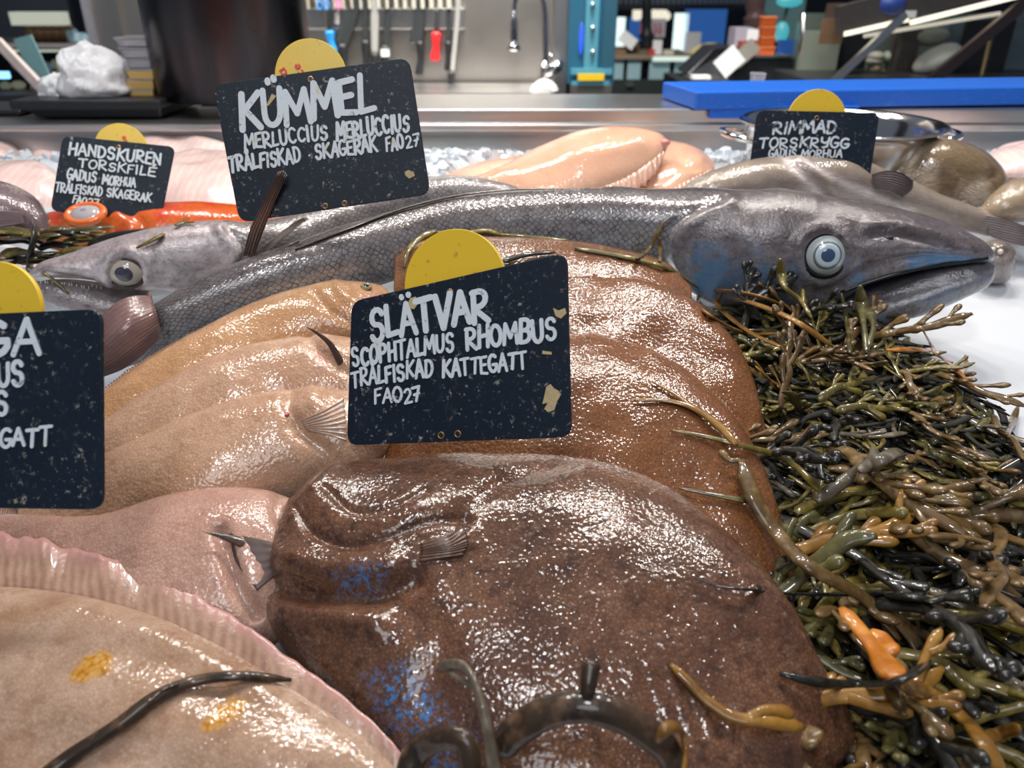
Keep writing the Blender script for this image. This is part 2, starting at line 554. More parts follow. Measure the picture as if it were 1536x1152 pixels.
class Round:
    """round-bodied fish: stations (px, py, y, up, down, side) with radii in px"""
    def __init__(s, st, n=160, m=56, ex=2.2, up=(0, -.2, 1), detail=None, mark=None, rough=0., seed=0, endpow=None):
        st = np.asarray(st, float)
        C = np.array([at_y(*r[:3]) for r in st])
        sc = np.array([pxsize(p) for p in C])
        d = np.concatenate([[0], np.cumsum(np.linalg.norm(np.diff(C, axis=0), axis=1))]); s.len = d[-1]; d = d / d[-1]
        u = np.linspace(0, 1, n); s.u = u
        s.C = interp(d, C, u)
        ru, rd, rs = (np.maximum(interp(d, st[:, k] * sc, u), .0008) for k in (3, 4, 5))
        s.ru, s.rd, s.rs = ru, rd, rs
        T = np.gradient(s.C, axis=0); T /= np.linalg.norm(T, axis=1, keepdims=True)
        s.T = T
        U = np.asarray(up, float)[None] - T * (T @ np.asarray(up, float))[:, None]
        U /= np.linalg.norm(U, axis=1, keepdims=True)
        W = np.cross(T, U)
        W *= np.sign(W[:, 1:2])
        s.U, s.W = U, W
        th = np.arange(m) * 2 * PI / m
        cs, sn = np.cos(th), np.sin(th)
        cs2 = np.sign(cs) * np.abs(cs)**(2 / ex); sn2 = np.sign(sn) * np.abs(sn)**(2 / ex)
        rv = np.where(sn[None] > 0, ru[:, None], rd[:, None])
        off = U[:, None] * (rv * sn2[None])[..., None] + W[:, None] * (rs[:, None] * cs2[None])[..., None]
        P = s.C[:, None] + off
        nrm = U[:, None] * (sn[None] / rv)[..., None] + W[:, None] * (cs[None] / rs[:, None])[..., None]
        nrm /= np.linalg.norm(nrm, axis=-1, keepdims=True)
        q = proj(P)
        S, Th = np.meshgrid(u, th / (2 * PI), indexing='ij')
        face = np.clip(((CAM - P) * nrm).sum(-1) * 6, 0, 1)
        if detail is not None: P = P + nrm * (detail(q, S, Th) * face)[..., None]
        if rough:
            nn = np.array([[nz(p, 16, seed) + .5 * nz(p, 40, seed) for p in row] for row in P])
            P = P + nrm * (nn * rough)[..., None]
        s.mark = mark(q, S, Th) * face if mark is not None else None
        s.P, s.q, s.nrm = P, proj(P), nrm
        L = u * s.len
        s.uv = [[(L[i], j / m) for j in range(m + 1)] for i in range(n)]
    def build(s, name, mat, parent=None):
        g = G(); g.loft(s.P, s.uv)
        o = g.build(name, mat, parent); fixn(o)
        if s.mark is not None: setattr_f(o, 'mark', s.mark)
        return o
    def near(s, px, py):
        d = np.linalg.norm(s.q - np.array([px, py]), axis=-1) + 1e3 * (((CAM - s.P) * s.nrm).sum(-1) < 0)
        i, j = np.unravel_index(d.argmin(), d.shape)
        return s.P[i, j], s.nrm[i, j]

def basis(n, up=(0, 0, 1)):
    n = V(n).normalized(); u = V(up); u = (u - n * u.dot(n)).normalized(); r = u.cross(n)
    return Matrix((r, u, n)).transposed()   # columns: right, up, normal

def sheet(pts_rows, name, mat, parent, rays=14, thick=.0008, ridge=.0008, n=64, m=16):
    """a fin membrane through rows of 3D points; rays run along the rows' second direction"""
    R_ = np.array([curve(r, m) for r in pts_rows])
    k = np.linspace(0, 1, len(R_))
    P = interp(k, R_.reshape(len(R_), -1), np.linspace(0, 1, n)).reshape(n, m, 3)
    A = np.gradient(P, axis=0); B = np.gradient(P, axis=1)
    N = np.cross(A, B); N /= np.linalg.norm(N, axis=-1, keepdims=True) + 1e-12
    kk = np.linspace(0, 1, n)
    P = P + N * (ridge * np.cos(kk * rays * 2 * PI))[:, None, None]
    tk = thick * np.linspace(1.6, .5, m)[None, :, None]
    ring = np.concatenate([P + N * tk, (P - N * tk)[:, ::-1]], axis=1)
    v = np.linspace(0, 1, m)
    uvs = [[(q * rays, x) for x in list(v) + list(v[::-1]) + [0]] for q in kk]
    g = G(); g.loft(ring, uvs); o = g.build(name, mat, parent); fixn(o)
    return o

def fish_eye(parent, p, nrm, r, iris=(.72, .74, .70), pupil=(.02, .025, .035), bulge=.45, pr=.45, white=None, cloudy=0.):
    B_ = basis(nrm)
    g = G(); g.ball(np.array(p), (r, r, r * bulge), 16, 28, B_)
    mw = eye_mat('eye ' + str(iris), iris)
    e = g.build('eye', mw, parent); fixn(e)
    c = np.array(p) + np.array(nrm) * r * bulge * .80
    g = G(); g.ball(c, (r * pr, r * pr, r * bulge * .26), 12, 24, B_)
    o = g.build('pupil', plain('pupil', pupil, .08, 0, Coat_Weight=1.0), e); fixn(o)
    g = G()
    ring = [np.array(p) + np.array(B_ @ V((r * 1.0 * math.cos(a), r * 1.0 * math.sin(a), r * .06))) for a in np.linspace(0, 2 * PI, 40)]
    g.tube(ring, r * .10, 8, cap=False)
    o = g.build('eye_rim', plain('eye rim', (.03, .028, .03), .25), e)
    return e

_em = {}
def eye_mat(name, iris):
    if name in _em: return _em[name]
    m = Mat(name)
    c = m.mix(m.noise(m.obj, 260, 3), tuple(x * .8 for x in iris), iris)
    _em[name] = m.done(c, .06, 0., Coat_Weight=1.0)
    return _em[name]

# ------------------------------------------------------------------ fish: skins
def flat_skin(name, c1, c2, c3, spot=(.05, .02, .01), cell=330, glint=.5, rough=.3, mott=22, under=(.75, .68, .62), mark=None, markcol=(.7, .25, .02), spotamt=.45, pale=None, net=.6):
    m = Mat(name)
    o = m.obj
    a = m.noise(o, mott, 6, .6, .3)
    b = m.noise(o, mott * 6, 4, .6)
    base = m.mix(m.ramp(a, [(.34, 0), (.66, 1)]), c1, c2)
    base = m.mix(m.ramp(b, [(.45, 0), (.75, .7)]), base, c3)
    d = m.noise(o, mott * 6.5, 5, .7)
    base = m.mix(m.ramp(d, [(.50, 0), (.64, spotamt)]), base, spot)
    d2 = m.noise(m.map(o, (1, 1, 1), (3, 5, 1)), mott * 9, 5, .75)
    base = m.mix(m.ramp(d2, [(.56, 0), (.70, spotamt * .7)]), base, pale or tuple(min(1, x * 1.7 + .02) for x in c2))
    ce = m.voro(o, cell, 'DISTANCE_TO_EDGE')
    base = m.mix(m.ramp(ce, [(.02, net), (.18, 0)]), base, tuple(x * .55 for x in c1))
    if mark == 'plaice':
        at = m.n('Attribute', attribute_name='mark').outputs['Fac']
        cell2 = m.voro(o, 300, 'F1')
        mk = m.math('MULTIPLY', at, m.ramp(cell2, [(.25, .35), (.5, 1)]))
        base = m.mix(mk, base, m.mix(cell2, (.75, .42, .05), (.28, .08, .005)))
    elif mark:
        at = m.n('Attribute', attribute_name='mark').outputs['Fac']
        fl = m.noise(o, 260, 5, .75, .4)
        mk = m.math('MULTIPLY', at, m.ramp(fl, [(.50, 0), (.58, .9)]))
        base = m.mix(mk, base, markcol)
    vv = m.sep(m.uv)[1]
    base = m.mix(m.ramp(m.math('SUBTRACT', vv, 1.0), [(.0, 0), (.02, 1)]), base, under)
    h = m.math('ADD', m.math('MULTIPLY', m.voro(o, cell, 'SMOOTH_F1'), -1.0), m.math('MULTIPLY', m.noise(o, cell * .55, 3), 1.2))
    nm = m.bump(h, glint, .00075)
    nm2 = m.bump(m.noise(o, 45, 3), .10, .004, nm)
    return m.done(base, m.ramp(b, [(.3, rough + .05), (.7, rough + .2)]), 0., nm2, Coat_Weight=1.0, Coat_Roughness=.08, Coat_Normal=nm2, Coat_IOR=1.55, Specular_IOR_Level=.12)

def fin_skin(name, c1, c2, edge, rough=.3, amp=.3):
    m = Mat(name)
    uv = m.sep(m.uv)
    st = m.math('SINE', m.math('MULTIPLY', m.math('ADD', uv[0], m.math('MULTIPLY', m.noise(m.obj, 45, 3), .9)), 2 * PI))
    r = m.ramp(m.math('MULTIPLY_ADD', st, .5), [(0, 0), (1, 1)])
    n = m.noise(m.obj, 60, 4)
    f = m.math('ADD', m.math('MULTIPLY', st, amp), n, True)
    c = m.mix(f, c1, c2)
    c = m.mix(m.ramp(uv[1], [(.55, 0), (.95, 1)]), c, edge)
    nm = m.bump(m.noise(m.obj, 240, 3), .4, .0012)
    return m.done(c, rough, 0, nm, Coat_Weight=.5, Coat_Roughness=.04)

def round_skin(name, dors, flank, belly, circ, net=.5, cell=170, patch=None, patchamt=.0, rough=.27, metal=.25, streak=None, glint=.35, mark=None, markcol=(.1, .1, .1)):
    """scales in metric uv: u is metres along the fish, v the fraction of girth (0.25 back, 0.5 near flank, 0.75 belly)"""
    m = Mat(name)
    uv = m.sep(m.uv)
    o = m.obj
    n = m.noise(o, 16, 5, .6)
    vv = m.math('ADD', uv[1], m.math('MULTIPLY', m.math('SUBTRACT', n, .5), .12))
    base = m.ramp(vv, [(.20, dors), (.33, dors), (.43, tuple((a + b) / 2 for a, b in zip(dors, flank))), (.50, flank), (.60, flank), (.72, belly)])
    base = m.mix(m.ramp(m.noise(o, 70, 5, .65), [(.40, .0), (.70, .55)]), base, tuple(x * .5 for x in dors))
    if patch is not None:
        base = m.mix(m.math('MULTIPLY', m.ramp(m.noise(o, 26, 6, .7, .5), [(.48, 0), (.60, 1)]), patchamt), base, patch)
    if mark:
        at = m.n('Attribute', attribute_name='mark').outputs['Fac']
        base = m.mix(at, base, markcol)
    if streak:
        k = m.noise(m.comb(m.math('MULTIPLY', uv[0], 60), m.math('MULTIPLY', uv[1], 260)), 1.0, 4, .6)
        base = m.mix(m.ramp(k, [(.45, 0), (.62, .8)]), base, streak)
    sv = m.comb(m.math('MULTIPLY', uv[0], cell), m.math('MULTIPLY', uv[1], cell * circ))
    sv = m.map(sv, (1, 1, 1), rot=(0, 0, PI / 4))
    ce = m.voro(sv, 1.0, 'DISTANCE_TO_EDGE', rnd=.45)
    ns = m.noise(sv, .35, 4, .7)
    if net:
        base = m.mix(m.math('MULTIPLY', m.ramp(ce, [(.03, net), (.16, 0)]), m.ramp(ns, [(.3, .2), (.6, 1)])), base, (.035, .03, .032))
    h = m.math('ADD', m.math('MULTIPLY', m.ramp(ce, [(0, 0), (.3, 1)]), .6), m.noise(o, 300, 3))
    nm = m.bump(h, glint, .0007)
    return m.done(base, m.ramp(m.noise(o, 90, 4), [(.3, rough), (.7, rough + .16)]), metal, nm, Coat_Weight=1.0, Coat_Roughness=.08, Coat_Normal=nm, Coat_IOR=1.55, Specular_IOR_Level=.2)
# ------------------------------------------------------------------ fish: the display
def root_at(P, name, label, cat, group=None):
    P = np.asarray(P).reshape(-1, 3)
    lo, hi = P.min(0), P.max(0)
    return thing(name, ((lo[0] + hi[0]) / 2, (lo[1] + hi[1]) / 2, lo[2]), label, cat, group)

# --- brown flatfish stacked in the middle
M_brill = flat_skin('brill skin', (.085, .036, .020), (.20, .092, .048), (.15, .07, .042), (.035, .014, .010), 350, .6, .30, 14, mark=True, markcol=(.05, .20, .46), spotamt=.75, pale=(.36, .23, .16))
M_brill2 = flat_skin('brown brill skin', (.15, .052, .016), (.26, .105, .036), (.21, .08, .028), (.08, .028, .012), 370, .6, .30, 16, spotamt=.5, pale=(.36, .18, .08))
M_brillfin = fin_skin('brill fin', (.10, .045, .022), (.24, .12, .06), (.10, .05, .03))

def det_brill1(q, S, T):
    h = -.0045 * groove(q, [(446, 762), (470, 800), (520, 818), (580, 808), (640, 786), (700, 778)], 7)
    h += .004 * groove(q, [(470, 740), (520, 770), (600, 770), (680, 745)], 30)
    h += -.003 * groove(q, [(490, 735), (530, 768), (590, 762), (640, 735)], 6)
    h += -.009 * groove(q, [(400, 872), (440, 885), (500, 892), (560, 893), (620, 870)], 18)
    h += .006 * groove(q, [(430, 840), (500, 850), (590, 850)], 22)
    h += .006 * groove(q, [(420, 930), (500, 925), (560, 935)], 26)
    h += -.004 * groove(q, [(610, 925), (660, 960), (640, 1040)], 30)
    h += -.0025 * groove(q, [(440, 745), (480, 700), (535, 668)], 5)
    h += .003 * groove(q, [(470, 735), (510, 694), (560, 670)], 8)
    h += -.003 * groove(q, [(690, 770), (760, 720), (860, 690)], 14)
    for k in range(5):
        h += .0016 * groove(q, [(630 + 4 * k, 842 - 7 * k), (680 + 6 * k, 832 - 8 * k), (720, 815 - 9 * k)], 3)
    for k in range(12):
        x = 905 + 30 * k
        h += -.0014 * groove(q, [(x - 20, 870 + 10 * k), (x + 40, 960 + 10 * k), (x + 90, 1100)], 9) * smst(.5, .8, S)
    return h

def mark_brill1(q, S, T):
    m = inside(q, [(545, 1010), (610, 990), (660, 1040), (690, 1100), (640, 1130), (570, 1090)], 24)
    m = np.maximum(m, inside(q, [(500, 860), (560, 845), (590, 858), (560, 890), (500, 888)], 12) * .85)
    m = np.maximum(m, inside(q, [(600, 1120), (720, 1090), (720, 1170), (620, 1180)], 20) * .8)
    return np.clip(m * 1.4 - .4, 0, 1)

brill1 = Flat([
    (395, 905, .050, 396, 872, .060, .004), (402, 935, .045, 425, 775, .070, .026), (445, 1005, .04, 500, 710, .078, .042),
    (540, 1120, .035, 620, 690, .084, .048), (660, 1260, .03, 760, 684, .085, .050), (820, 1380, .03, 880, 692, .084, .050),
    (980, 1400, .03, 1000, 735, .080, .048), (1110, 1360, .03, 1100, 815, .074, .042), (1200, 1250, .03, 1180, 910, .066, .032),
    (1260, 1150, .035, 1245, 1030, .055, .018), (1285, 1090, .04, 1282, 1075, .045, .004)],
    220, 150, 2.6, .6, .1, det_brill1, mark_brill1, .0035, 3)
r1 = root_at(brill1.rings, 'brill', 'large mottled brown flatfish in front below the middle price sign', 'fish', 'brown flatfish stacked in the middle')
brill1.build('body', M_brill, r1)
brill1.fringe('dorsal_fin', M_brillfin, r1, 1, .30, .93, .016, .03, .5, 70, 1)
p, nn = brill1.near(655, 838)
# pectoral fin lying on the cheek
rows = []
for k in range(5):
    f = k / 4
    rows.append([brill1.near(x, y)[0] + brill1.near(x, y)[1] * (.002 + .0035 * f_) for x, y, f_ in ((632, 842 - 6 * k, -.3), (668 + 2 * k, 840 - 9 * k, .0), (690 + 14 * math.sin(k * PI / 4), 838 - 13 * k, .0))])
sheet(rows, 'pectoral_fin', fin_skin('brill cheek fin', (.08, .04, .025), (.15, .078, .045), (.09, .045, .028)), r1, 9, .0005, .0004)
# mouth: dark slit with lip
lip = [brill1.near(x, y)[0] + brill1.near(x, y)[1] * .0005 for x, y in ((402, 905), (398, 880), (405, 858), (415, 838))]
g = G(); g.tube(curve(lip, 16), [.0025 + .001 * math.sin(i) for i in range(16)], 8)
g.build('lip', plain('dark lip', (.03, .018, .014), .3), r1)

brill2 = Flat([
    (560, 800, .040, 600, 560, .085, .004), (640, 830, .035, 680, 530, .095, .030), (760, 850, .03, 780, 512, .099, .038), (900, 880, .03, 900, 508, .099, .038),
    (1000, 900, .03, 1000, 540, .096, .036), (1080, 920, .03, 1090, 615, .088, .030), (1150, 930, .03, 1150, 715, .070, .022), (1190, 900, .035, 1185, 830, .050, .004)],
    140, 110, 2.6, .55, .1, None, None, .004, 11)
r2 = root_at(brill2.rings, 'brill', 'orange-brown flatfish right behind the middle price sign, second of the stack', 'fish', 'brown flatfish stacked in the middle')
brill2.build('body', M_brill2, r2)
brill2.fringe('dorsal_fin', M_brillfin, r2, 1, .45, .95, .012, .018, .5, 60, 2)

brill3 = Flat([
    (570, 640, .060, 590, 470, .095, .004), (640, 660, .05, 660, 430, .105, .024), (760, 670, .05, 770, 412, .110, .032), (880, 690, .05, 880, 412, .110, .032),
    (980, 700, .045, 985, 432, .105, .030), (1060, 710, .045, 1060, 470, .096, .026), (1120, 720, .04, 1120, 545, .080, .018), (1150, 690, .04, 1148, 640, .06, .004)],
    120, 90, 2.6, .55, .1, None, None, .004, 21)
r3 = root_at(brill3.rings, 'brill', 'dark brown flatfish third of the stack, beside the big silver fish cheek', 'fish', 'brown flatfish stacked in the middle')
brill3.build('body', M_brill2, r3)
brill3.fringe('dorsal_fin', M_brillfin, r3, 1, .4, .95, .010, .016, .5, 60, 3)

brill4 = Flat([
    (590, 470, .095, 592, 385, .112, .004), (630, 500, .085, 630, 366, .116, .024), (720, 520, .085, 725, 362, .118, .026), (850, 520, .085, 850, 364, .118, .024),
    (940, 520, .085, 940, 378, .113, .020), (1000, 510, .085, 1000, 396, .106, .012), (1035, 480, .085, 1035, 428, .097, .004)],
    110, 80, 2.6, .55, .1, None, None, .003, 31)
r4 = root_at(brill4.rings, 'brill', 'brown flatfish at the back of the stack under a strand of seaweed', 'fish', 'brown flatfish stacked in the middle')
brill4.build('body', M_brill2, r4)
brill4.fringe('dorsal_fin', M_brillfin, r4, 1, .3, .95, .008, .010, .4, 60, 4)

# --- pale soles on the left
M_sole = flat_skin('sole skin', (.46, .26, .16), (.60, .39, .27), (.54, .33, .21), (.34, .17, .09), 390, .55, .27, 14, net=.42)
M_sole_o = flat_skin('orange sole skin', (.47, .24, .11), (.58, .35, .19), (.50, .28, .15), (.34, .16, .07), 390, .55, .27, 14, net=.42)
M_sole_p = flat_skin('pink sole skin', (.44, .24, .18), (.58, .37, .29), (.50, .30, .23), (.32, .15, .11), 390, .55, .27, 14, net=.42)
M_solefin = fin_skin('sole fin', (.16, .085, .06), (.46, .28, .19), (.15, .09, .07))
M_darkfin = fin_skin('dark fin', (.02, .015, .014), (.09, .05, .035), (.02, .018, .018))
M_wound = plain('red gill', (.34, .05, .04), .2, Coat_Weight=.8)

def det_sole(ax):
    def f(q, S, T):
        h = 0
        for line, w, d in ax: h = h + d * groove(q, line, w)
        return h
    return f

sole1 = Flat([
    (60, 720, .06, 60, 660, .07, .004), (130, 700, .06, 140, 598, .082, .012), (210, 670, .06, 215, 545, .092, .020), (310, 610, .065, 310, 493, .098, .026), (410, 560, .07, 405, 448, .102, .028),
    (490, 530, .075, 485, 430, .103, .028), (545, 510, .085, 540, 428, .102, .024), (580, 480, .09, 575, 432, .10, .012), (592, 455, .095, 590, 444, .098, .003)],
    130, 70, 2.5, .6, .1, det_sole([([(470, 440), (500, 470), (560, 500)], 8, -.003), ([(505, 425), (525, 450), (570, 470)], 8, .003)]), None, .003, 41)
rs1 = root_at(sole1.rings, 'sole', 'pale sole at the back of the left row, showing its small eye', 'fish', 'pale soles on the left')
sole1.build('body', M_sole_o, rs1)
sole1.fringe('dorsal_fin', M_solefin, rs1, 1, .05, .7, .012, .010, .3, 90, 5)
p, nn = sole1.near(549, 431)
nn = nn * .5 + np.array([.05, -.75, .6]) * .5; nn /= np.linalg.norm(nn)
e = fish_eye(rs1, p + nn * .001, nn, .0052, (.50, .40, .22), (.01, .01, .012), bulge=.8, pr=.55)
g = G(); g.tube(curve([sole1.near(x, y)[0] + sole1.near(x, y)[1] * -.0003 for x, y in ((528, 440), (545, 446), (562, 444), (576, 440))], 14), .0024 * np.sin(np.linspace(.2, PI - .2, 14)), 8, .4)
g.build('gum', plain('pink gum', (.50, .20, .16), .2, Coat_Weight=.6), rs1)

sole2 = Flat([
    (30, 800, .055, 30, 740, .06, .004), (110, 780, .05, 120, 660, .075, .014), (220, 730, .055, 225, 590, .085, .024), (330, 690, .06, 330, 537, .092, .030), (430, 650, .06, 430, 512, .095, .032),
    (510, 640, .065, 510, 508, .096, .030), (570, 630, .07, 570, 525, .092, .022), (610, 600, .075, 608, 562, .085, .004)],
    130, 70, 2.5, .6, .1, det_sole([([(455, 490), (480, 530), (520, 560)], 8, -.004), ([(480, 500), (510, 530)], 14, .003)]), None, .003, 43)
rs2 = root_at(sole2.rings, 'sole', 'pale sole with a thin dark fin sticking up beside the middle price sign', 'fish', 'pale soles on the left')
sole2.build('body', M_sole, rs2)
sole2.fringe('dorsal_fin', M_solefin, rs2, 1, .05, .75, .014, .010, .3, 90, 6)
def blade(px, name, parent, w=.0035, mat=None, lift=.012, fish=None):
    """a dark pointed pectoral fin: base on the fish, tip raised"""
    p0, n0 = fish.near(*px[0]); 
    pts = []
    for i, (x, y) in enumerate(px):
        q_ = ray(x, y); dist = np.linalg.norm(p0 - CAM) - lift * .6 * i / (len(px) - 1)
        pts.append(CAM + q_ * dist)
    c = curve(pts, 20)
    g = G(); g.tube(c, w * (1.02 - np.linspace(0, 1, 20)**1.5), 8, .35, up=(0, -.5, 1)); o = g.build(name, mat or M_darkfin, parent)
    return o
blade([(512, 545), (495, 516), (476, 500), (457, 489)], 'pectoral_fin', rs2, .0034, None, .006, sole2)
g = G(); g.tube(curve([sole2.near(x, y)[0] + sole2.near(x, y)[1] * -.0003 for x, y in ((466, 518), (478, 530), (486, 540), (494, 556))], 14), .0022 * np.sin(np.linspace(.2, PI - .2, 14)), 8, .4)
g.build('gill_edge', M_wound, rs2)

sole3 = Flat([
    (20, 860, .05, 20, 790, .055, .004), (110, 850, .045, 110, 705, .068, .016), (220, 820, .045, 220, 655, .080, .028), (320, 790, .05, 320, 615, .087, .034), (410, 760, .05, 410, 592, .09, .037),
    (480, 735, .052, 480, 585, .09, .036), (530, 720, .055, 530, 592, .088, .030), (572, 690, .06, 572, 618, .082, .016), (590, 660, .065, 589, 645, .075, .003)],
    130, 80, 2.5, .58, .1, det_sole([([(436, 590), (432, 612), (450, 640), (490, 675), (500, 690)], 9, -.005), ([(470, 580), (475, 610), (520, 640)], 16, .004), ([(440, 640), (475, 690), (480, 720)], 14, -.005)]), None, .003, 45)
rs3 = root_at(sole3.rings, 'sole', 'pale plump sole in the middle of the left row with a bloody gill spot', 'fish', 'pale soles on the left')
sole3.build('body', M_sole, rs3)
sole3.fringe('dorsal_fin', M_solefin, rs3, 1, .05, .8, .016, .008, .3, 90, 7)
rows = [[sole3.near(x, y)[0] + sole3.near(x, y)[1] * .0008 for x, y in r] for r in (((452, 632), (485, 618), (515, 600)), ((456, 638), (490, 634), (518, 628)), ((462, 646), (492, 652), (518, 660)))]
sheet(rows, 'pectoral_fin', fin_skin('clear fin', (.42, .27, .19), (.58, .42, .33), (.45, .32, .26)), rs3, 7, .0005, .0006)
p, nn = sole3.near(432, 623)
g = G(); g.ball(p + nn * .0003, (.0030, .0022, .0012), 8, 12, basis(nn)); g.build('gill_edge', M_wound, rs3)

sole4 = Flat([
    (-90, 850, .045, -90, 770, .05, .006), (40, 905, .04, 40, 772, .058, .014), (150, 950, .035, 150, 772, .066, .024), (240, 990, .035, 240, 748, .072, .032), (320, 1000, .035, 330, 735, .075, .036),
    (390, 985, .035, 400, 738, .074, .034), (435, 940, .038, 442, 755, .070, .024), (462, 880, .045, 464, 790, .062, .010), (470, 845, .05, 470, 825, .055, .003)],
    130, 80, 2.5, .58, .1, det_sole([([(420, 735), (415, 770), (432, 800)], 9, -.004), ([(445, 745), (440, 790)], 10, .003), ([(330, 800), (345, 850), (360, 890), (380, 920)], 12, -.010)]), None, .003, 47)
rs4 = root_at(sole4.rings, 'sole', 'pinkish sole just above the spotted flatfish, dark fin on its belly', 'fish', 'pale soles on the left')
sole4.build('body', M_sole_p, rs4)
sole4.fringe('dorsal_fin', M_solefin, rs4, 1, .04, .6, .020, .008, .3, 80, 8)
blade([(425, 820), (380, 818), (340, 806), (303, 797)], 'pectoral_fin', rs4, .0060, None, .004, sole4)

rows = [[sole4.near(x, y)[0] + sole4.near(x, y)[1] * .0012 for x, y in r] for r in (((436, 822), (392, 812), (345, 802)), ((437, 828), (400, 838), (358, 842)), ((438, 836), (415, 862), (384, 886)))]
sheet(rows, 'pelvic_fin', grainy('smoky fin', (.085, .05, .042), .5, .45, 90), rs4, 5, .0005, .0001)

# --- spotted plaice in the left foreground
M_plaice = flat_skin('plaice skin', (.29, .155, .085), (.57, .41, .31), (.44, .28, .18), (.25, .125, .075), 360, .5, .27, 11, mark='plaice', spotamt=.5, pale=(.60, .44, .35), net=.25)
M_plaicefin = fin_skin('plaice fin', (.22, .115, .075), (.48, .31, .23), (.50, .26, .23), .3, .22)
spots = [[(105, 1012), (125, 985), (158, 972), (172, 985), (165, 1012), (130, 1028), (105, 1026)],
         [(303, 1090), (325, 1060), (352, 1044), (375, 1052), (365, 1075), (335, 1095), (308, 1104)],
         [(396, 950), (404, 948), (411, 970), (408, 976), (399, 970)]]
def mark_plaice(q, S, T):
    m = 0
    for sp in spots: m = np.maximum(m, np.clip(inside(q, sp, 7) * 2 - .75, 0, 1))
    return m
def det_plaice(q, S, T):
    h = .0035 * groove(q, [(-60, 905), (100, 912), (220, 938), (330, 990), (430, 1050)], 26)
    h += -.002 * groove(q, [(-60, 945), (100, 955), (220, 985), (330, 1040)], 26)
    h += .003 * groove(q, [(-50, 1040), (200, 1060), (420, 1150)], 60)
    return h
plaice = Flat([
    (-330, 1100, .035, -330, 900, .058, .008), (-200, 1330, .03, -190, 878, .066, .022), (0, 1440, .03, 0, 880, .072, .027), (130, 1470, .03, 115, 892, .074, .029), (250, 1490, .03, 245, 928, .074, .030),
    (350, 1480, .03, 362, 985, .072, .029), (450, 1440, .03, 468, 1052, .070, .027), (530, 1380, .03, 556, 1112, .066, .022), (600, 1320, .03, 620, 1180, .060, .014), (655, 1270, .035, 655, 1250, .054, .003)],
    180, 130, 2.6, .6, .1, det_plaice, mark_plaice, .003, 51)
rp = root_at(plaice.rings, 'plaice', 'pale brown flatfish with orange spots filling the bottom left corner', 'fish')
plaice.build('body', M_plaice, rp)
plaice.fringe('dorsal_fin', M_plaicefin, rp, 1, .03, .95, .078, .012, .10, 64, 9, .003, .00025, lambda k: np.clip(k / .06, .1, 1), .0014, .005)

# --- long silver hake with the big head on the right
hs = [(1487, 384, .80, 5, 5, 8), (1470, 378, .80, 14, 12, 22), (1400, 366, .815, 32, 30, 44), (1300, 366, .83, 60, 58, 62),
      (1225, 376, .845, 84, 90, 74), (1150, 376, .86, 93, 92, 80), (1085, 362, .87, 78, 84, 76), (1038, 347, .88, 62, 74, 70), (1005, 340, .885, 54, 60, 58),
      (960, 334, .888, 48, 50, 51), (900, 331, .89, 46, 47, 49), (800, 332, .885, 45, 46, 48), (700, 341, .87, 46, 46, 48), (600, 365, .84, 48, 50, 48), (500, 396, .80, 48, 50, 46),
      (400, 424, .765, 42, 44, 40), (300, 456, .735, 34, 38, 32), (235, 490, .715, 30, 40, 22), (200, 515, .705, 26, 36, 12), (170, 535, .70, 20, 26, 6)]
def det_hake(q, S, T):
    h = .006 * groove(q, [(1095, 302), (1050, 322), (1018, 350), (1012, 385), (1040, 425), (1080, 455)], 12)
    h += -.006 * groove(q, [(1082, 300), (1035, 322), (1000, 350), (996, 385), (1015, 415)], 8)
    h += -.003 * groove(q, [(1095, 370), (1110, 400), (1100, 440)], 10)
    h += .003 * groove(q, [(1120, 350), (1135, 400), (1120, 450)], 16)
    e = np.hypot(q[..., 0] - 1237, (q[..., 1] - 381) * 1.02)
    h += -.013 * np.exp(-(e / 27) ** 4)
    h += .0045 * np.exp(-((e - 40) / 10) ** 2)
    h += -.004 * groove(q, [(1308, 352), (1340, 350), (1385, 362), (1420, 372)], 5)
    h += .003 * groove(q, [(1300, 338), (1350, 336), (1410, 352), (1450, 372)], 8)
    h += .003 * groove(q, [(1300, 372), (1370, 372), (1450, 382)], 9)
    h += -.004 * groove(q, [(1230, 440), (1300, 405), (1380, 384), (1460, 384)], 7)
    h += .003 * groove(q, [(1230, 452), (1300, 418), (1390, 392)], 6)
    return h
hake = Round(hs, 260, 72, 2.25, (0, -.25, 1), det_hake, lambda q, S, T: np.clip(inside(q, [(1060, 330), (1200, 330), (1300, 380), (1480, 385), (1400, 420), (1250, 470), (1080, 450), (1010, 400)], 60), 0, 1), .0018, 5)
M_hake = round_skin('hake skin', (.15, .125, .125), (.52, .52, .54), (.50, .47, .48), .25, .85, 165, rough=.28, metal=.12)
M_hakehead = Mat('hake head skin')
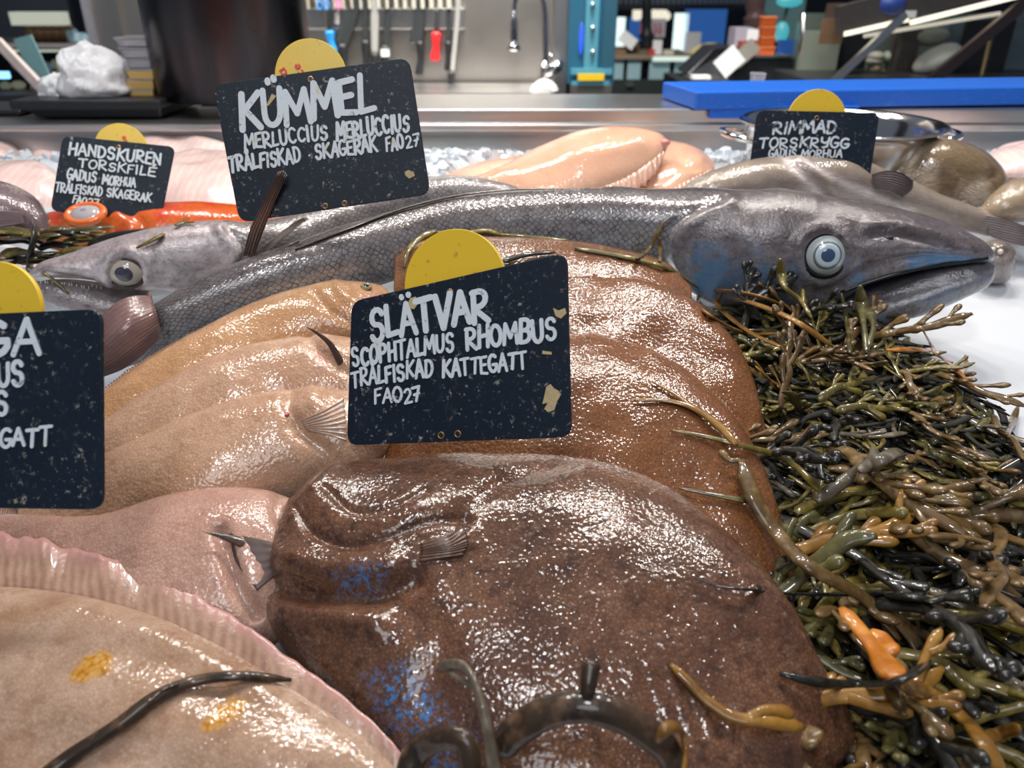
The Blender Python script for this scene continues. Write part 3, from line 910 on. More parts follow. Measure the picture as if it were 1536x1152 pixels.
def head_skin(name, dors, mid, low, blue, ba):
    m = Mat(name)
    uv = m.sep(m.uv); o = m.obj
    n = m.noise(o, 22, 6, .65, .4)
    vv = m.math('ADD', uv[1], m.math('MULTIPLY', m.math('SUBTRACT', n, .5), .16))
    c = m.ramp(vv, [(.20, dors), (.36, dors), (.44, mid), (.58, mid), (.68, low)])
    f = m.noise(o, 120, 5, .7)
    c = m.mix(m.ramp(f, [(.42, 0), (.72, .75)]), c, tuple(x * .35 for x in dors))
    b = m.math('MULTIPLY', m.ramp(m.noise(o, 20, 5, .65, .6), [(.44, 0), (.6, 1)]), m.ramp(vv, [(.42, 0), (.50, ba), (.66, ba), (.74, .2)]))
    c = m.mix(b, c, blue)
    w = m.ramp(m.noise(o, 48, 6, .75, .3), [(.58, 0), (.68, .5)])  # pale specks and whitish highlights put into the skin colour
    c = m.mix(w, c, (.48, .44, .46))
    nm = m.bump(m.math('ADD', f, m.noise(o, 330, 3)), .5, .0014)
    return m.done(c, .40, .1, nm, Coat_Weight=1.0, Coat_Roughness=.08, Coat_Normal=nm, Coat_IOR=1.55, Specular_IOR_Level=.2)
M_hakehead = head_skin('hake head', (.12, .095, .098), (.27, .245, .26), (.17, .19, .24), (.10, .26, .48), .9)
rh = root_at(hake.P, 'hake', 'long silver fish with large round eye, head resting at right on white table', 'fish')
def part_of(fish, keep, name, mat, parent):
    """the faces of the fish skin for which keep(pixel) holds, as one mesh"""
    n, m = fish.P.shape[:2]
    g = G(); g.v = [tuple(p) for p in fish.P.reshape(-1, 3)]
    for i in range(n - 1):
        for j in range(m):
            j2 = (j + 1) % m
            c = (fish.q[i, j] + fish.q[i + 1, j2]) / 2
            if keep(c): g.face([i * m + j, i * m + j2, (i + 1) * m + j2, (i + 1) * m + j], [fish.uv[i][j], fish.uv[i][j + 1], fish.uv[i + 1][j + 1], fish.uv[i + 1][j]])
    used = sorted({k for f in g.f for k in f}); mp = {k: i for i, k in enumerate(used)}
    g.v = [g.v[k] for k in used]; g.f = [tuple(mp[k] for k in f) for f in g.f]
    o = g.build(name, mat, parent); fixn(o); return o
gill = lambda y: np.interp(y, [285, 300, 320, 350, 385, 420, 455, 480], [1100, 1082, 1040, 1010, 1003, 1025, 1065, 1090])
part_of(hake, lambda c: c[0] <= gill(c[1]), 'body', M_hake, rh)
hd = part_of(hake, lambda c: c[0] > gill(c[1]), 'head', M_hakehead, rh)
p, nn = hake.near(1237, 381)
nn = nn * .5 + np.array([.10, -.82, .38]) * .5; nn /= np.linalg.norm(nn)
def big_eye(parent, px, py, dist_in, r, nn, iris, ringc, pupilc):
    c = CAM + ray(px, py) * (np.linalg.norm(p - CAM) + dist_in)
    B_ = basis(nn)
    g = G(); g.ball(c, (r, r, r * .62), 24, 40, B_); e = g.build('eye', eye_mat('eye %s' % (iris,), iris), parent); fixn(e)
    def disc(z, rr, name, mat, hh=.12):
        g = G(); g.ball(c + np.array(B_ @ V((0, 0, r * z))), (rr, rr, r * hh), 12, 36, B_); o = g.build(name, mat, e); fixn(o)
    disc(.50, r * .66, 'iris', plain('iris rim', ringc, .08, 0, Coat_Weight=1.), .10)
    disc(.535, r * .58, 'lens', plain('lens pale', (.58, .70, .74), .06, 0, Coat_Weight=1.), .10)
    disc(.56, r * .40, 'pupil', plain('blue pupil', pupilc, .05, 0, Coat_Weight=1.), .10)
    ring = [c + np.array(B_ @ V((r * 1.0 * math.cos(a), r * 1.0 * math.sin(a), r * .10))) for a in np.linspace(0, 2 * PI, 48)]
    g = G(); g.tube(ring, r * .17, 8, cap=False); g.build('eye_rim', plain('eye socket rim', (.012, .012, .014), .3), e)
    return e
big_eye(hd, 1237, 382, -.005, .0222, nn, (.60, .66, .66), (.16, .19, .21), (.05, .09, .19))
# lower jaw
M_jaw = head_skin('hake jaw', (.12, .11, .12), (.27, .27, .29), (.38, .37, .37), (.12, .24, .42), .5)
jaw = Round([(1489, 402, .795, 8, 10, 8), (1472, 408, .795, 18, 24, 24), (1440, 414, .800, 25, 32, 36), (1400, 422, .809, 28, 39, 47), (1340, 437, .819, 26, 38, 54), (1290, 450, .828, 22, 31, 54), (1220, 466, .846, 10, 15, 44)], 70, 40, 2.2, (0, -.25, 1),
            lambda q, S, T: .002 * groove(q, [(1460, 425), (1380, 452), (1280, 470)], 8) - .002 * groove(q, [(1450, 412), (1370, 436), (1280, 460)], 6), None, .001, 9)
jaw.build('lower_jaw', M_jaw, rh)
lipc = [hake.near(x, y)[0] for x, y in ((1482, 388), (1450, 392), (1400, 398), (1350, 410), (1300, 424), (1262, 440))]
g = G(); g.tube(curve(lipc, 24), [.0028] * 24, 8, .7)
g.build('mouth_line', plain('mouth black', (.012, .012, .014), .3), rh)
p, nn = hake.near(1330, 358)
g = G(); g.ball(p + nn * .0004, (.005, .0022, .0008), 8, 14, basis(nn)); g.build('nostril', plain('nostril black', (.01, .01, .011), .3), rh)
M_tailfin = fin_skin('hake tail', (.13, .065, .060), (.30, .18, .165), (.12, .07, .065), .3, .16)
tb = [at_y(232, 450, .705), at_y(228, 480, .70), at_y(226, 506, .695)]
sheet([[at_y(226, 446, .708), at_y(196, 446, .69), at_y(165, 462, .68), at_y(148, 480, .67)], [at_y(232, 466, .69), at_y(196, 482, .665), at_y(165, 506, .655), at_y(140, 528, .65)],
       [at_y(236, 486, .685), at_y(202, 512, .66), at_y(172, 536, .65), at_y(142, 556, .64)], [at_y(240, 505, .69), at_y(214, 530, .665), at_y(186, 552, .655), at_y(152, 566, .645)]], 'tail_fin', M_tailfin, rh, 16, .0016, .0002)
# dorsal fin folded along the back
df = [hake.near(x, y)[0] + np.array([0, .003, .0025]) for x, y in ((830, 288), (760, 290), (680, 300), (600, 320), (520, 348), (440, 380))]
g = G(); g.tube(curve(df, 50), .0032 * np.sin(np.linspace(.15, PI - .15, 50))**.5, 6, .4); g.build('dorsal_fin', M_darkfin, rh)

# --- second hake, head at the left
hb = [(46, 412, .76, 4, 4, 6), (66, 405, .765, 12, 8, 16), (100, 399, .768, 16, 16, 24), (150, 392, .775, 24, 30, 32), (200, 386, .782, 34, 46, 38), (250, 380, .79, 40, 56, 42), (300, 374, .80, 40, 60, 42), (342, 370, .81, 38, 54, 40), (372, 368, .817, 32, 44, 36), (420, 360, .832, 30, 44, 36),
      (470, 346, .86, 30, 44, 34), (520, 331, .89, 32, 44, 34), (580, 312, .925, 32, 40, 34), (640, 297, .95, 30, 36, 32), (700, 292, .965, 26, 28, 28), (750, 293, .97, 18, 18, 20), (790, 297, .975, 10, 10, 12), (820, 300, .975, 6, 6, 6)]
def det_hb(q, S, T):
    h = .005 * groove(q, [(330, 345), (352, 372), (345, 398), (318, 420), (285, 440)], 9)
    h += -.006 * groove(q, [(342, 345), (366, 374), (358, 402), (330, 426), (300, 445)], 7)
    e = np.hypot(q[..., 0] - 190, q[..., 1] - 408)
    h += -.011 * np.exp(-(e / 21) ** 4) + .004 * np.exp(-((e - 31) / 8) ** 2)
    h += -.003 * groove(q, [(235, 400), (270, 410), (300, 430)], 10)
    h += .003 * groove(q, [(225, 440), (260, 430), (300, 440)], 10)
    h += .002 * groove(q, [(70, 398), (130, 408), (170, 428)], 7) - .003 * groove(q, [(70, 410), (130, 424), (165, 440)], 6)
    return h
hakeb = Round(hb, 220, 64, 2.2, (0, -.25, 1), det_hb, None, .0015, 15)
M_hakeb = round_skin('pale hake skin', (.30, .26, .26), (.58, .55, .55), (.62, .59, .58), .22, .7, 165, rough=.28, metal=.1)
M_hakebhead = head_skin('pale hake head', (.42, .34, .345), (.82, .75, .75), (.80, .73, .73), (.56, .36, .37), .4)
rb = root_at(hakeb.P, 'hake', 'pale silver fish whose toothy head points left above the pale soles', 'fish')
gillb = lambda y: np.interp(y, [335, 350, 372, 400, 425, 450], [335, 350, 362, 354, 328, 290])
part_of(hakeb, lambda c: c[0] >= gillb(c[1]), 'body', M_hakeb, rb)
hd2 = part_of(hakeb, lambda c: c[0] < gillb(c[1]), 'head', M_hakebhead, rb)
p, nn = hakeb.near(190, 408)
nn = nn * .5 + np.array([-.1, -.8, .45]) * .5; nn /= np.linalg.norm(nn)
c = CAM + ray(189, 408) * (np.linalg.norm(p - CAM) - .006); B_ = basis(nn); r = .0185
g = G(); g.ball(c, (r, r * .8, r * .6), 20, 36, B_); e = g.build('eye', eye_mat('pale eye', (.62, .54, .44)), hd2); fixn(e)
g = G(); g.ball(c + nn * r * .50 + np.array([.0012, 0, .0008]), (r * .50, r * .44, r * .12), 12, 30, B_); o = g.build('pupil', plain('grey pupil', (.07, .07, .10), .05, 0, Coat_Weight=1.), e); fixn(o)
g = G(); g.tube([c + np.array(B_ @ V((r * 1.05 * math.cos(a), r * .86 * math.sin(a), r * .12))) for a in np.linspace(0, 2 * PI, 40)], r * .12, 8, cap=False); g.build('eye_rim', plain('eye rim brown', (.07, .045, .045), .3), e)
jawb = Round([(50, 432, .757, 12, 6, 6), (70, 438, .758, 18, 12, 18), (110, 444, .764, 22, 16, 28), (160, 452, .772, 20, 14, 34), (220, 460, .78, 16, 10, 34)], 50, 32, 2.2, (0, -.25, 1), None, None, .001, 18)
jawb.build('lower_jaw', head_skin('pale hake jaw', (.20, .17, .17), (.38, .33, .33), (.45, .40, .40), (.3, .2, .2), .3), rb)
g = G()
for k in range(16):
    x = 62 + 6 * k
    c0, _ = jawb.near(x, 424 + .11 * (x - 60))
    g.tube([c0, c0 + np.array([0, 0, .0035])], [.0009, .0002], 5)
g.build('teeth', plain('teeth', (.75, .72, .65), .3), rb)
M_pect = fin_skin('hake pectoral', (.10, .055, .042), (.24, .14, .11), (.07, .045, .04))
def fin_px(rows, name, mat, parent, rays=10, ridge=.0008, thick=.0008):
    return sheet([[at_y(*p) for p in r] for r in rows], name, mat, parent, rays, thick, ridge)
fin_px([[(296, 446, .765), (340, 420, .762), (390, 392, .768), (448, 362, .78)], [(300, 450, .762), (352, 428, .756), (408, 398, .763), (462, 368, .776)], [(312, 450, .763), (362, 434, .758), (415, 402, .765), (470, 366, .78)]], 'pectoral_fin', M_pect, rb, 6)
fin_px([[(366, 384, .79), (378, 340, .785), (398, 300, .785), (418, 258, .79)], [(374, 384, .788), (386, 346, .782), (403, 306, .783), (425, 256, .788)], [(380, 384, .79), (394, 346, .785), (412, 300, .786), (430, 262, .79)]], 'upright_fin', M_pect, rb, 5)
fin_px([[(388, 378, .80), (412, 358, .80), (440, 336, .81), (458, 326, .815)], [(394, 382, .798), (420, 362, .797), (446, 340, .806), (462, 328, .812)]], 'pelvic_fin', fin_skin('pale fin', (.30, .24, .21), (.55, .48, .44), (.3, .24, .2)), rb, 4)
g = G(); g.tube(curve([at_y(770, 292, .955), at_y(830, 296, .955), at_y(880, 294, .96), at_y(925, 290, .965)], 20), .0022 * (1.05 - np.linspace(0, 1, 20)), 6, .5); g.build('tail_fin', M_darkfin, rb)
# ------------------------------------------------------------------ back row: redfish, fillets, pale flatfish, cod, pot
M_red = round_skin('red fish skin', (.74, .13, .02), (.82, .26, .07), (.80, .42, .26), .16, .12, 200, patch=(.62, .03, .02), patchamt=.7, rough=.25, metal=0., glint=.3)
red = Round([(22, 352, .97, 8, 8, 10), (50, 346, .975, 17, 18, 22), (90, 344, .98, 27, 30, 34), (150, 346, .985, 36, 38, 42), (240, 348, .99, 42, 42, 46), (340, 350, 1.0, 42, 42, 45), (430, 350, 1.0, 34, 36, 36), (520, 352, 1.0, 20, 24, 20), (560, 352, 1.0, 14, 18, 8)], 120, 44, 2.2, (0, -.2, 1),
            lambda q, S, T: -.004 * groove(q, [(190, 318), (215, 340), (205, 362)], 8) - .004 * groove(q, [(60, 352), (100, 358)], 5) + .003 * groove(q, [(175, 320), (198, 340), (190, 362)], 9), None, .002, 25)
rred = root_at(red.P, 'redfish', 'bright orange fish with a bulging ringed eye under the small left price sign', 'fish')
red.build('body', M_red, rred)
c = at_y(129, 322, .945); nn = np.array([-.05, -.45, .9]); nn /= np.linalg.norm(nn); B_ = basis(nn)
g = G(); g.ball(c - nn * .002, (.023, .017, .010), 14, 32, B_); e = g.build('eye', eye_mat('cloudy eye', (.50, .45, .46)), rred); fixn(e)
g = G(); g.tube([c + np.array(B_ @ V((.0225 * math.cos(a), .0165 * math.sin(a), .001))) for a in np.linspace(0, 2 * PI, 48)], .0046, 10, cap=False)
g.build('eye_rim', plain('orange rim', (.85, .17, .03), .2, Coat_Weight=.8), e)
g = G(); g.ball(c + nn * .006, (.010, .007, .002), 10, 20, B_); o = g.build('pupil', plain('cloud pupil', (.25, .24, .30), .1), e); fixn(o)

M_greyfish = round_skin('grey mottled skin', (.20, .14, .15), (.44, .35, .36), (.55, .45, .45), .2, .2, 200, patch=(.08, .05, .055), patchamt=.9, rough=.25, metal=.05)
gf = Round([(-150, 330, .96, 40, 40, 50), (-80, 320, .96, 48, 50, 60), (-20, 318, .96, 46, 50, 54), (25, 325, .96, 36, 38, 44), (55, 340, .955, 22, 24, 26), (74, 352, .95, 6, 8, 8)], 70, 40, 2.2, (0, -.3, 1), None, None, .004, 27)
rg = root_at(gf.P, 'grey_fish', 'grey mottled fish cut off by the left edge beside the orange fish', 'fish')
gf.build('body', M_greyfish, rg)
sheet([[at_y(30, 318, .925), at_y(5, 316, .92), at_y(-30, 316, .915)], [at_y(36, 334, .92), at_y(12, 338, .915), at_y(-25, 342, .91)]], 'fin', fin_skin('grey fin', (.20, .13, .14), (.40, .30, .31), (.2, .14, .14)), rg, 8)

M_fillet = Mat('fillet flesh')
_o = M_fillet.obj
_w = M_fillet.n('TexWave', {'Vector': _o, 'Scale': 26., 'Distortion': 6., 'Detail': 3.}, wave_type='BANDS').outputs[1]
_c = M_fillet.mix(M_fillet.noise(_o, 22, 5), (.80, .50, .45), (.90, .74, .70))
_c = M_fillet.mix(M_fillet.ramp(_w, [(.0, .35), (.25, 0)]), _c, (.95, .86, .84))
_nm = M_fillet.bump(M_fillet.noise(_o, 120, 4), .35, .002)
M_fillet = M_fillet.done(_c, .25, 0, _nm, Coat_Weight=.6, Coat_Roughness=.12, Subsurface_Weight=.15, Subsurface_Radius=(.01, .004, .003), Subsurface_Scale=.5)
fil_n = 0
def fillet(st, label, seed, rough=.006, mat=None, group='white fish fillets at the back', skin=None):
    f = Flat(st, 60, 40, 2.6, .55, .12, None, None, rough, seed)
    r = root_at(f.rings, 'fish_fillet', label, 'fillet', group)
    f.build('flesh', mat or M_fillet, r)
    return f, r
fillet([(-90, 320, .0, -90, 285, .02, .01), (-40, 335, .0, -30, 262, .03, .035), (20, 330, .0, 20, 255, .035, .04), (80, 318, .0, 80, 262, .03, .035), (110, 300, .01, 112, 285, .02, .01)], 'pinkish white fillet left of the small left price sign', 61)
fillet([(-100, 280, .0, -100, 250, .02, .01), (-40, 278, .01, -40, 228, .03, .04), (10, 270, .01, 10, 226, .03, .035), (42, 262, .01, 44, 240, .02, .01)], 'pale fillet lump at the far left below the ledge', 62)
fillet([(30, 262, .01, 32, 246, .02, .01), (60, 264, .01, 60, 236, .03, .025), (100, 270, .01, 100, 242, .03, .025), (124, 268, .01, 124, 252, .02, .01)], 'small pink fillet tucked behind the small left price sign', 63)
fillet([(215, 322, .0, 218, 285, .02, .01), (250, 330, .0, 255, 248, .035, .035), (300, 330, .0, 305, 236, .04, .042), (350, 325, .0, 355, 240, .04, .035), (390, 310, .0, 392, 270, .02, .01)], 'pink veined fillet between the small left sign and the large dark sign', 64)
f, r = fillet([(190, 243, .02, 192, 222, .03, .008), (225, 246, .03, 225, 210, .05, .022), (270, 243, .03, 270, 208, .05, .022), (315, 236, .04, 318, 214, .05, .014), (350, 232, .04, 352, 222, .05, .006)], 'white fillet with a brown skin edge lying on top of the veined fillet', 65)
f.fringe('skin_edge', fin_skin('brown edge', (.14, .05, .03), (.30, .13, .07), (.16, .06, .03)), r, 0, .12, .98, .012, .018, .5, 8, 66, 0, .0008, thick=.004)
fillet([(1455, 300, .0, 1458, 255, .03, .01), (1500, 310, .0, 1505, 228, .05, .035), (1550, 312, .0, 1560, 224, .06, .045), (1620, 305, .0, 1625, 235, .05, .035), (1660, 290, .0, 1662, 262, .02, .01)], 'pinkish white fillet heap at the right edge beside the brown cod head', 67)
fillet([(1470, 262, .05, 1470, 240, .06, .008), (1510, 266, .05, 1512, 226, .07, .02), (1560, 266, .05, 1565, 226, .07, .025), (1600, 255, .05, 1602, 238, .06, .008)], 'small pale fillet flap on top of the heap at the right edge', 68)

M_pinkflat = flat_skin('pink flatfish underside', (.72, .36, .22), (.80, .49, .34), (.78, .44, .30), (.66, .36, .26), 300, .35, .22, 8, under=(.7, .4, .28), spotamt=.2, net=.12)
M_pinkfin = fin_skin('pink flatfish fin', (.45, .22, .15), (.80, .52, .40), (.60, .30, .22), .18)
pf0 = Flat([(640, 292, .015, 640, 280, .02, .004), (690, 298, .01, 690, 256, .03, .015), (760, 298, .01, 760, 240, .035, .02), (830, 290, .02, 830, 238, .035, .015), (870, 275, .03, 870, 250, .035, .004)], 60, 40, 2.4, .6, .1, None, None, .003, 71)
r0 = root_at(pf0.rings, 'flatfish', 'pale orange flatfish lowest of its pile, right of the large dark sign', 'fish', 'pale orange flatfish at the back')
pf0.build('body', M_pinkflat, r0)
pf1 = Flat([(650, 300, .025, 655, 284, .03, .004), (740, 306, .03, 735, 262, .05, .018), (820, 305, .035, 810, 226, .075, .03), (890, 290, .045, 872, 204, .095, .036), (950, 265, .06, 935, 200, .10, .034), (985, 240, .075, 975, 203, .10, .02), (1002, 222, .085, 1000, 212, .09, .004)], 110, 70, 2.3, .6, .1,
           lambda q, S, T: .004 * groove(q, [(690, 285), (850, 235), (960, 215)], 14), None, .003, 73)
r1_ = root_at(pf1.rings, 'flatfish', 'large pale orange flatfish on top of the back pile with shiny rayed fin', 'fish', 'pale orange flatfish at the back')
pf1.build('body', M_pinkflat, r1_)
pf1.fringe('anal_fin', M_pinkfin, r1_, 0, .18, .97, .035, .03, .45, 34, 74, .004, .0022, None, .0012)
g = G(); g.ball(pf1.near(996, 214)[0], (.010, .008, .006), 8, 12); o = g.build('mouth', plain('pink lip', (.62, .22, .20), .25, Coat_Weight=.6), r1_); fixn(o)
pf2 = Flat([(850, 300, .02, 855, 270, .04, .004), (930, 305, .02, 925, 240, .055, .022), (1000, 290, .03, 985, 218, .06, .028), (1045, 268, .04, 1032, 226, .06, .022), (1072, 255, .045, 1068, 240, .05, .004)], 80, 50, 2.3, .6, .1,
           lambda q, S, T: -.005 * groove(q, [(1015, 232), (1030, 248), (1045, 252)], 7), None, .003, 75)
r2_ = root_at(pf2.rings, 'flatfish', 'pale orange flatfish second of the back pile, tucked under the large one', 'fish', 'pale orange flatfish at the back')
pf2.build('body', M_pinkflat, r2_)
pf2.fringe('anal_fin', M_pinkfin, r2_, 0, .3, .97, .022, .02, .4, 26, 76, .003, .0018, None, .001)
pf3 = Flat([(960, 300, .01, 965, 285, .02, .004), (1020, 302, .01, 1020, 258, .03, .012), (1070, 292, .01, 1068, 258, .03, .012), (1105, 276, .015, 1105, 264, .02, .004)], 50, 36, 2.3, .6, .1, None, None, .002, 77)
r3_ = root_at(pf3.rings, 'flatfish', 'flat pale orange fish flap poking out right of the back pile, on ice', 'fish', 'pale orange flatfish at the back')
pf3.build('body', M_pinkflat, r3_)
fw = [at_y(x, y, 1.02) for x, y in ((655, 262), (720, 276), (800, 286), (880, 283), (960, 279))]

# cod
cod = Round([(1018, 300, .985, 8, 10, 18), (1060, 287, .99, 22, 26, 28), (1130, 272, 1.0, 30, 36, 38), (1200, 264, 1.01, 34, 42, 42), (1260, 268, 1.015, 34, 42, 42), (1320, 284, 1.02, 28, 34, 34), (1390, 308, 1.01, 22, 24, 26), (1450, 326, 1.0, 18, 20, 18), (1490, 338, .99, 16, 18, 10)], 140, 48, 2.2, (0, -.3, 1),
            lambda q, S, T: .003 * groove(q, [(1195, 240), (1230, 265), (1260, 300)], 7) - .004 * groove(q, [(1180, 240), (1215, 268), (1240, 300)], 7), lambda q, S, T: np.maximum(groove(q, [(1200, 236), (1225, 255), (1290, 285), (1370, 318)], 5), groove(q, [(1180, 240), (1210, 270), (1230, 300)], 9)), .002, 81)
M_cod = round_skin('cod skin pale', (.30, .24, .20), (.44, .36, .32), (.74, .62, .60), .18, .10, 260, patch=(.36, .28, .19), patchamt=.6, rough=.27, metal=.02, streak=(.23, .175, .13), mark=True, markcol=(.86, .72, .69))
rc = root_at(cod.P, 'cod', 'pale grey cod with white side stripe lying behind the big round-eyed head', 'fish')
cod.build('body', M_cod, rc)
fin_px([[(1308, 262, .985), (1330, 256, .975), (1352, 260, .97), (1370, 272, .968)], [(1310, 272, .982), (1330, 272, .972), (1352, 278, .966), (1368, 284, .965)], [(1314, 282, .98), (1332, 286, .97), (1346, 292, .965), (1354, 296, .965)]], 'pectoral_fin', fin_skin('cod fin', (.10, .075, .08), (.34, .26, .25), (.12, .09, .09)), rc, 9, .0012)
fin_px([[(1478, 322, .985), (1510, 330, .975), (1545, 342, .97)], [(1480, 338, .985), (1512, 346, .972), (1548, 354, .966)], [(1482, 352, .985), (1510, 362, .975), (1545, 370, .97)]], 'tail_fin', fin_skin('cod tail', (.25, .20, .20), (.5, .42, .4), (.25, .2, .2)), rc, 9, .0014)
cod2 = Round([(1262, 270, 1.10, 8, 10, 16), (1300, 274, 1.10, 14, 26, 34), (1345, 266, 1.10, 30, 46, 44), (1392, 257, 1.095, 46, 56, 48), (1440, 264, 1.09, 44, 54, 46), (1472, 276, 1.085, 36, 42, 40), (1492, 290, 1.08, 22, 26, 26), (1499, 300, 1.075, 8, 10, 10)], 110, 48, 2.2, (0, -.3, 1),
             lambda q, S, T: -.006 * groove(q, [(1492, 262), (1470, 272), (1445, 290), (1440, 310)], 7) + .003 * groove(q, [(1430, 270), (1425, 300)], 10), lambda q, S, T: np.maximum(groove(q, [(1385, 215), (1372, 235), (1362, 262)], 5) * .7, np.maximum(inside(q, [(1375, 262), (1405, 255), (1400, 300), (1372, 300)], 10), inside(q, [(1445, 275), (1480, 265), (1490, 300), (1450, 315), (1435, 300)], 9))), .002, 83)
M_codhead = round_skin('brown cod skin', (.27, .19, .10), (.36, .25, .125), (.70, .56, .46), .2, .10, 260, patch=(.15, .10, .07), patchamt=.5, rough=.27, metal=.02, streak=(.13, .085, .05), mark=True, markcol=(.74, .60, .46))
rc2 = root_at(cod2.P, 'cod', 'brown streaked cod with rounded snout in front of the steel pot', 'fish')
cod2.build('body', M_codhead, rc2)
fin_px([[(1450, 300, 1.04), (1462, 312, 1.035), (1468, 330, 1.03)], [(1425, 306, 1.045), (1430, 318, 1.04), (1432, 334, 1.035)]], 'fin', fin_skin('cod brown fin', (.14, .10, .07), (.6, .5, .42), (.2, .14, .1)), rc2, 8)
cod3 = Round([(1470, 322, 1.0, 6, 8, 10), (1500, 312, 1.0, 22, 22, 26), (1540, 300, 1.01, 30, 32, 36), (1600, 295, 1.02, 34, 36, 40), (1650, 300, 1.02, 20, 22, 24)], 60, 36, 2.2, (0, -.3, 1), None, None, .002, 85)
rc3 = root_at(cod3.P, 'cod', 'sandy brown cod cut off by the right edge above the silver jaw tip', 'fish')
cod3.build('body', round_skin('sandy cod skin', (.36, .27, .18), (.52, .40, .29), (.74, .62, .56), .16, .1, 260, patch=(.28, .2, .13), patchamt=.5, metal=.02, streak=(.34, .25, .16)), rc3)
lump = Round([(1462, 392, .94, 10, 26, 16), (1484, 390, .94, 26, 34, 22), (1504, 386, .94, 26, 44, 22), (1516, 382, .94, 18, 30, 14), (1522, 380, .94, 6, 14, 6)], 40, 28, 2.6, (0, -.2, 1), lambda q, S, T: -.006 * groove(q, [(1482, 375), (1500, 384), (1512, 378)], 7), None, .004, 87)
rl = root_at(lump.P, 'small_fish', 'small grey fish snout poking out behind the tip of the big silver jaw', 'fish')
lump.build('snout', round_skin('grey lump', (.20, .16, .14), (.36, .31, .28), (.5, .45, .42), .1, .15, 260, patch=(.12, .09, .07), patchamt=.7, metal=.0), rl)
for x, y in ((1489, 374), (1500, 378)):
    q, nn = lump.near(x, y)
    g = G(); g.ball(q, .0035, 6, 8); o = g.build('tooth', plain('pale tooth', (.7, .6, .52), .3), rl)

# steel pot
pc = at_y(1262, 180, 1.20)
pot = thing('pot', (pc[0], 1.20, .10), 'round stainless steel pot with loop handles standing behind the right price sign', 'pot')
R_ = .143; zt = pc[2] - .004
M_potsteel = brushed('pot steel', (.70, .68, .67), .16, (4, 4, 300), .08)
g = G()
g.lathe([(.001, .104), (R_ * .78, .104), (R_ * .84, .112), (R_ * .95, zt - .01), (R_ * .965, zt - .003), (R_ * 1.03, zt), (R_ * 1.035, zt + .002), (R_ * 1.02, zt + .0035), (R_ * .95, zt + .001), (R_ * .93, zt - .012), (R_ * .82, .118), (.001, .112)], (pc[0], 1.20, 0), 72)
o = g.build('pot_body', M_potsteel, pot); fixn(o)
for sgn in (-1, 1):
    hz = zt - .020
    pts = [(pc[0] + sgn * (R_ * .93 + a), 1.20 + b, hz + .006 * (a / .04)) for a, b in ((0, -.038), (.018, -.040), (.036, -.026), (.041, 0), (.036, .026), (.018, .040), (0, .038))]
    g = G(); g.tube(curve(pts, 40), .0048, 12); g.build('handle', brushed('pot handle', (.75, .74, .73), .12, (2, 2, 2), .03), pot)
# ------------------------------------------------------------------ seaweed
def weed_mat(name, dark, mid, tip, rough=.22):
    m = Mat(name)
    o = m.obj
    n = m.noise(o, 30, 4, .6)
    c = m.mix(m.ramp(n, [(.35, 0), (.65, 1)]), dark, mid)
    c = m.mix(m.ramp(m.noise(o, 90, 3), [(.50, 0), (.72, .8)]), c, tip)
    nm = m.bump(m.noise(o, 160, 3), .35, .0015)
    return m.done(c, .45, 0, nm, Coat_Weight=.6, Coat_Roughness=.05, Specular_IOR_Level=.3)
M_w = {
 'olive': weed_mat('olive weed', (.060, .044, .007), (.17, .125, .018), (.27, .21, .045)),
 'green': weed_mat('green weed', (.034, .030, .008), (.090, .078, .020), (.17, .145, .045)),
 'brown': weed_mat('brown weed', (.055, .028, .008), (.145, .082, .024), (.24, .155, .055)),
 'ochre': weed_mat('ochre weed', (.13, .055, .006), (.28, .13, .014), (.34, .18, .03)),
 'orange': weed_mat('orange weed', (.34, .10, .008), (.55, .19, .015), (.62, .27, .05)),
 'black': weed_mat('black weed', (.006, .006, .005), (.014, .013, .010), (.03, .026, .018)),
 'dkbrown': weed_mat('dark brown weed', (.020, .011, .006), (.06, .034, .017), (.16, .09, .05)),
 'grey': weed_mat('grey weed', (.07, .056, .038), (.18, .145, .10), (.26, .22, .16)),
}
bpy.context.view_layer.update()
def hit(px, py, skip=()):
    d = V(ray(px, py)); o = V(CAM)
    dg = bpy.context.evaluated_depsgraph_get()
    for _ in range(6):
        ok, loc, nrm, idx, ob, mat = SC.ray_cast(dg, o, d)
        if not ok: return None, None
        if ob.name.split('.')[0] in skip:
            o = loc + d * 1e-4; continue
        return np.array(loc), np.array(nrm)
    return None, None

def on(px, py, lift=.003):
    p, n = hit(px, py)
    if p is None: p = at_h(px, py, .03)
    return p - ray(px, py) * lift

def strand(g, pts, w, flat=.5, bulb=0., taper=.5, n=None, m=10, up=(0, -.4, 1)):
    """one strap of weed; bulb swells its tip"""
    n = n or max(10, len(pts) * 7)
    c = curve(pts, n) if len(pts) > 1 else np.array(pts)
    u = np.linspace(0, 1, n)
    r = w * (1 - (1 - taper) * u)
    if bulb: r = r * (.75 + bulb * np.exp(-((u - .80) / .19) ** 2))
    r = r * np.clip(np.minimum(u, 1 - u) * 14, .25, 1)**.5
    r = r * (1 + .10 * np.array([mnoise.noise(V((x * 7, pts[0][0] * 90, pts[0][1] * 70))) for x in u]))
    g.tube(c, r, m, flat, up)
    return c

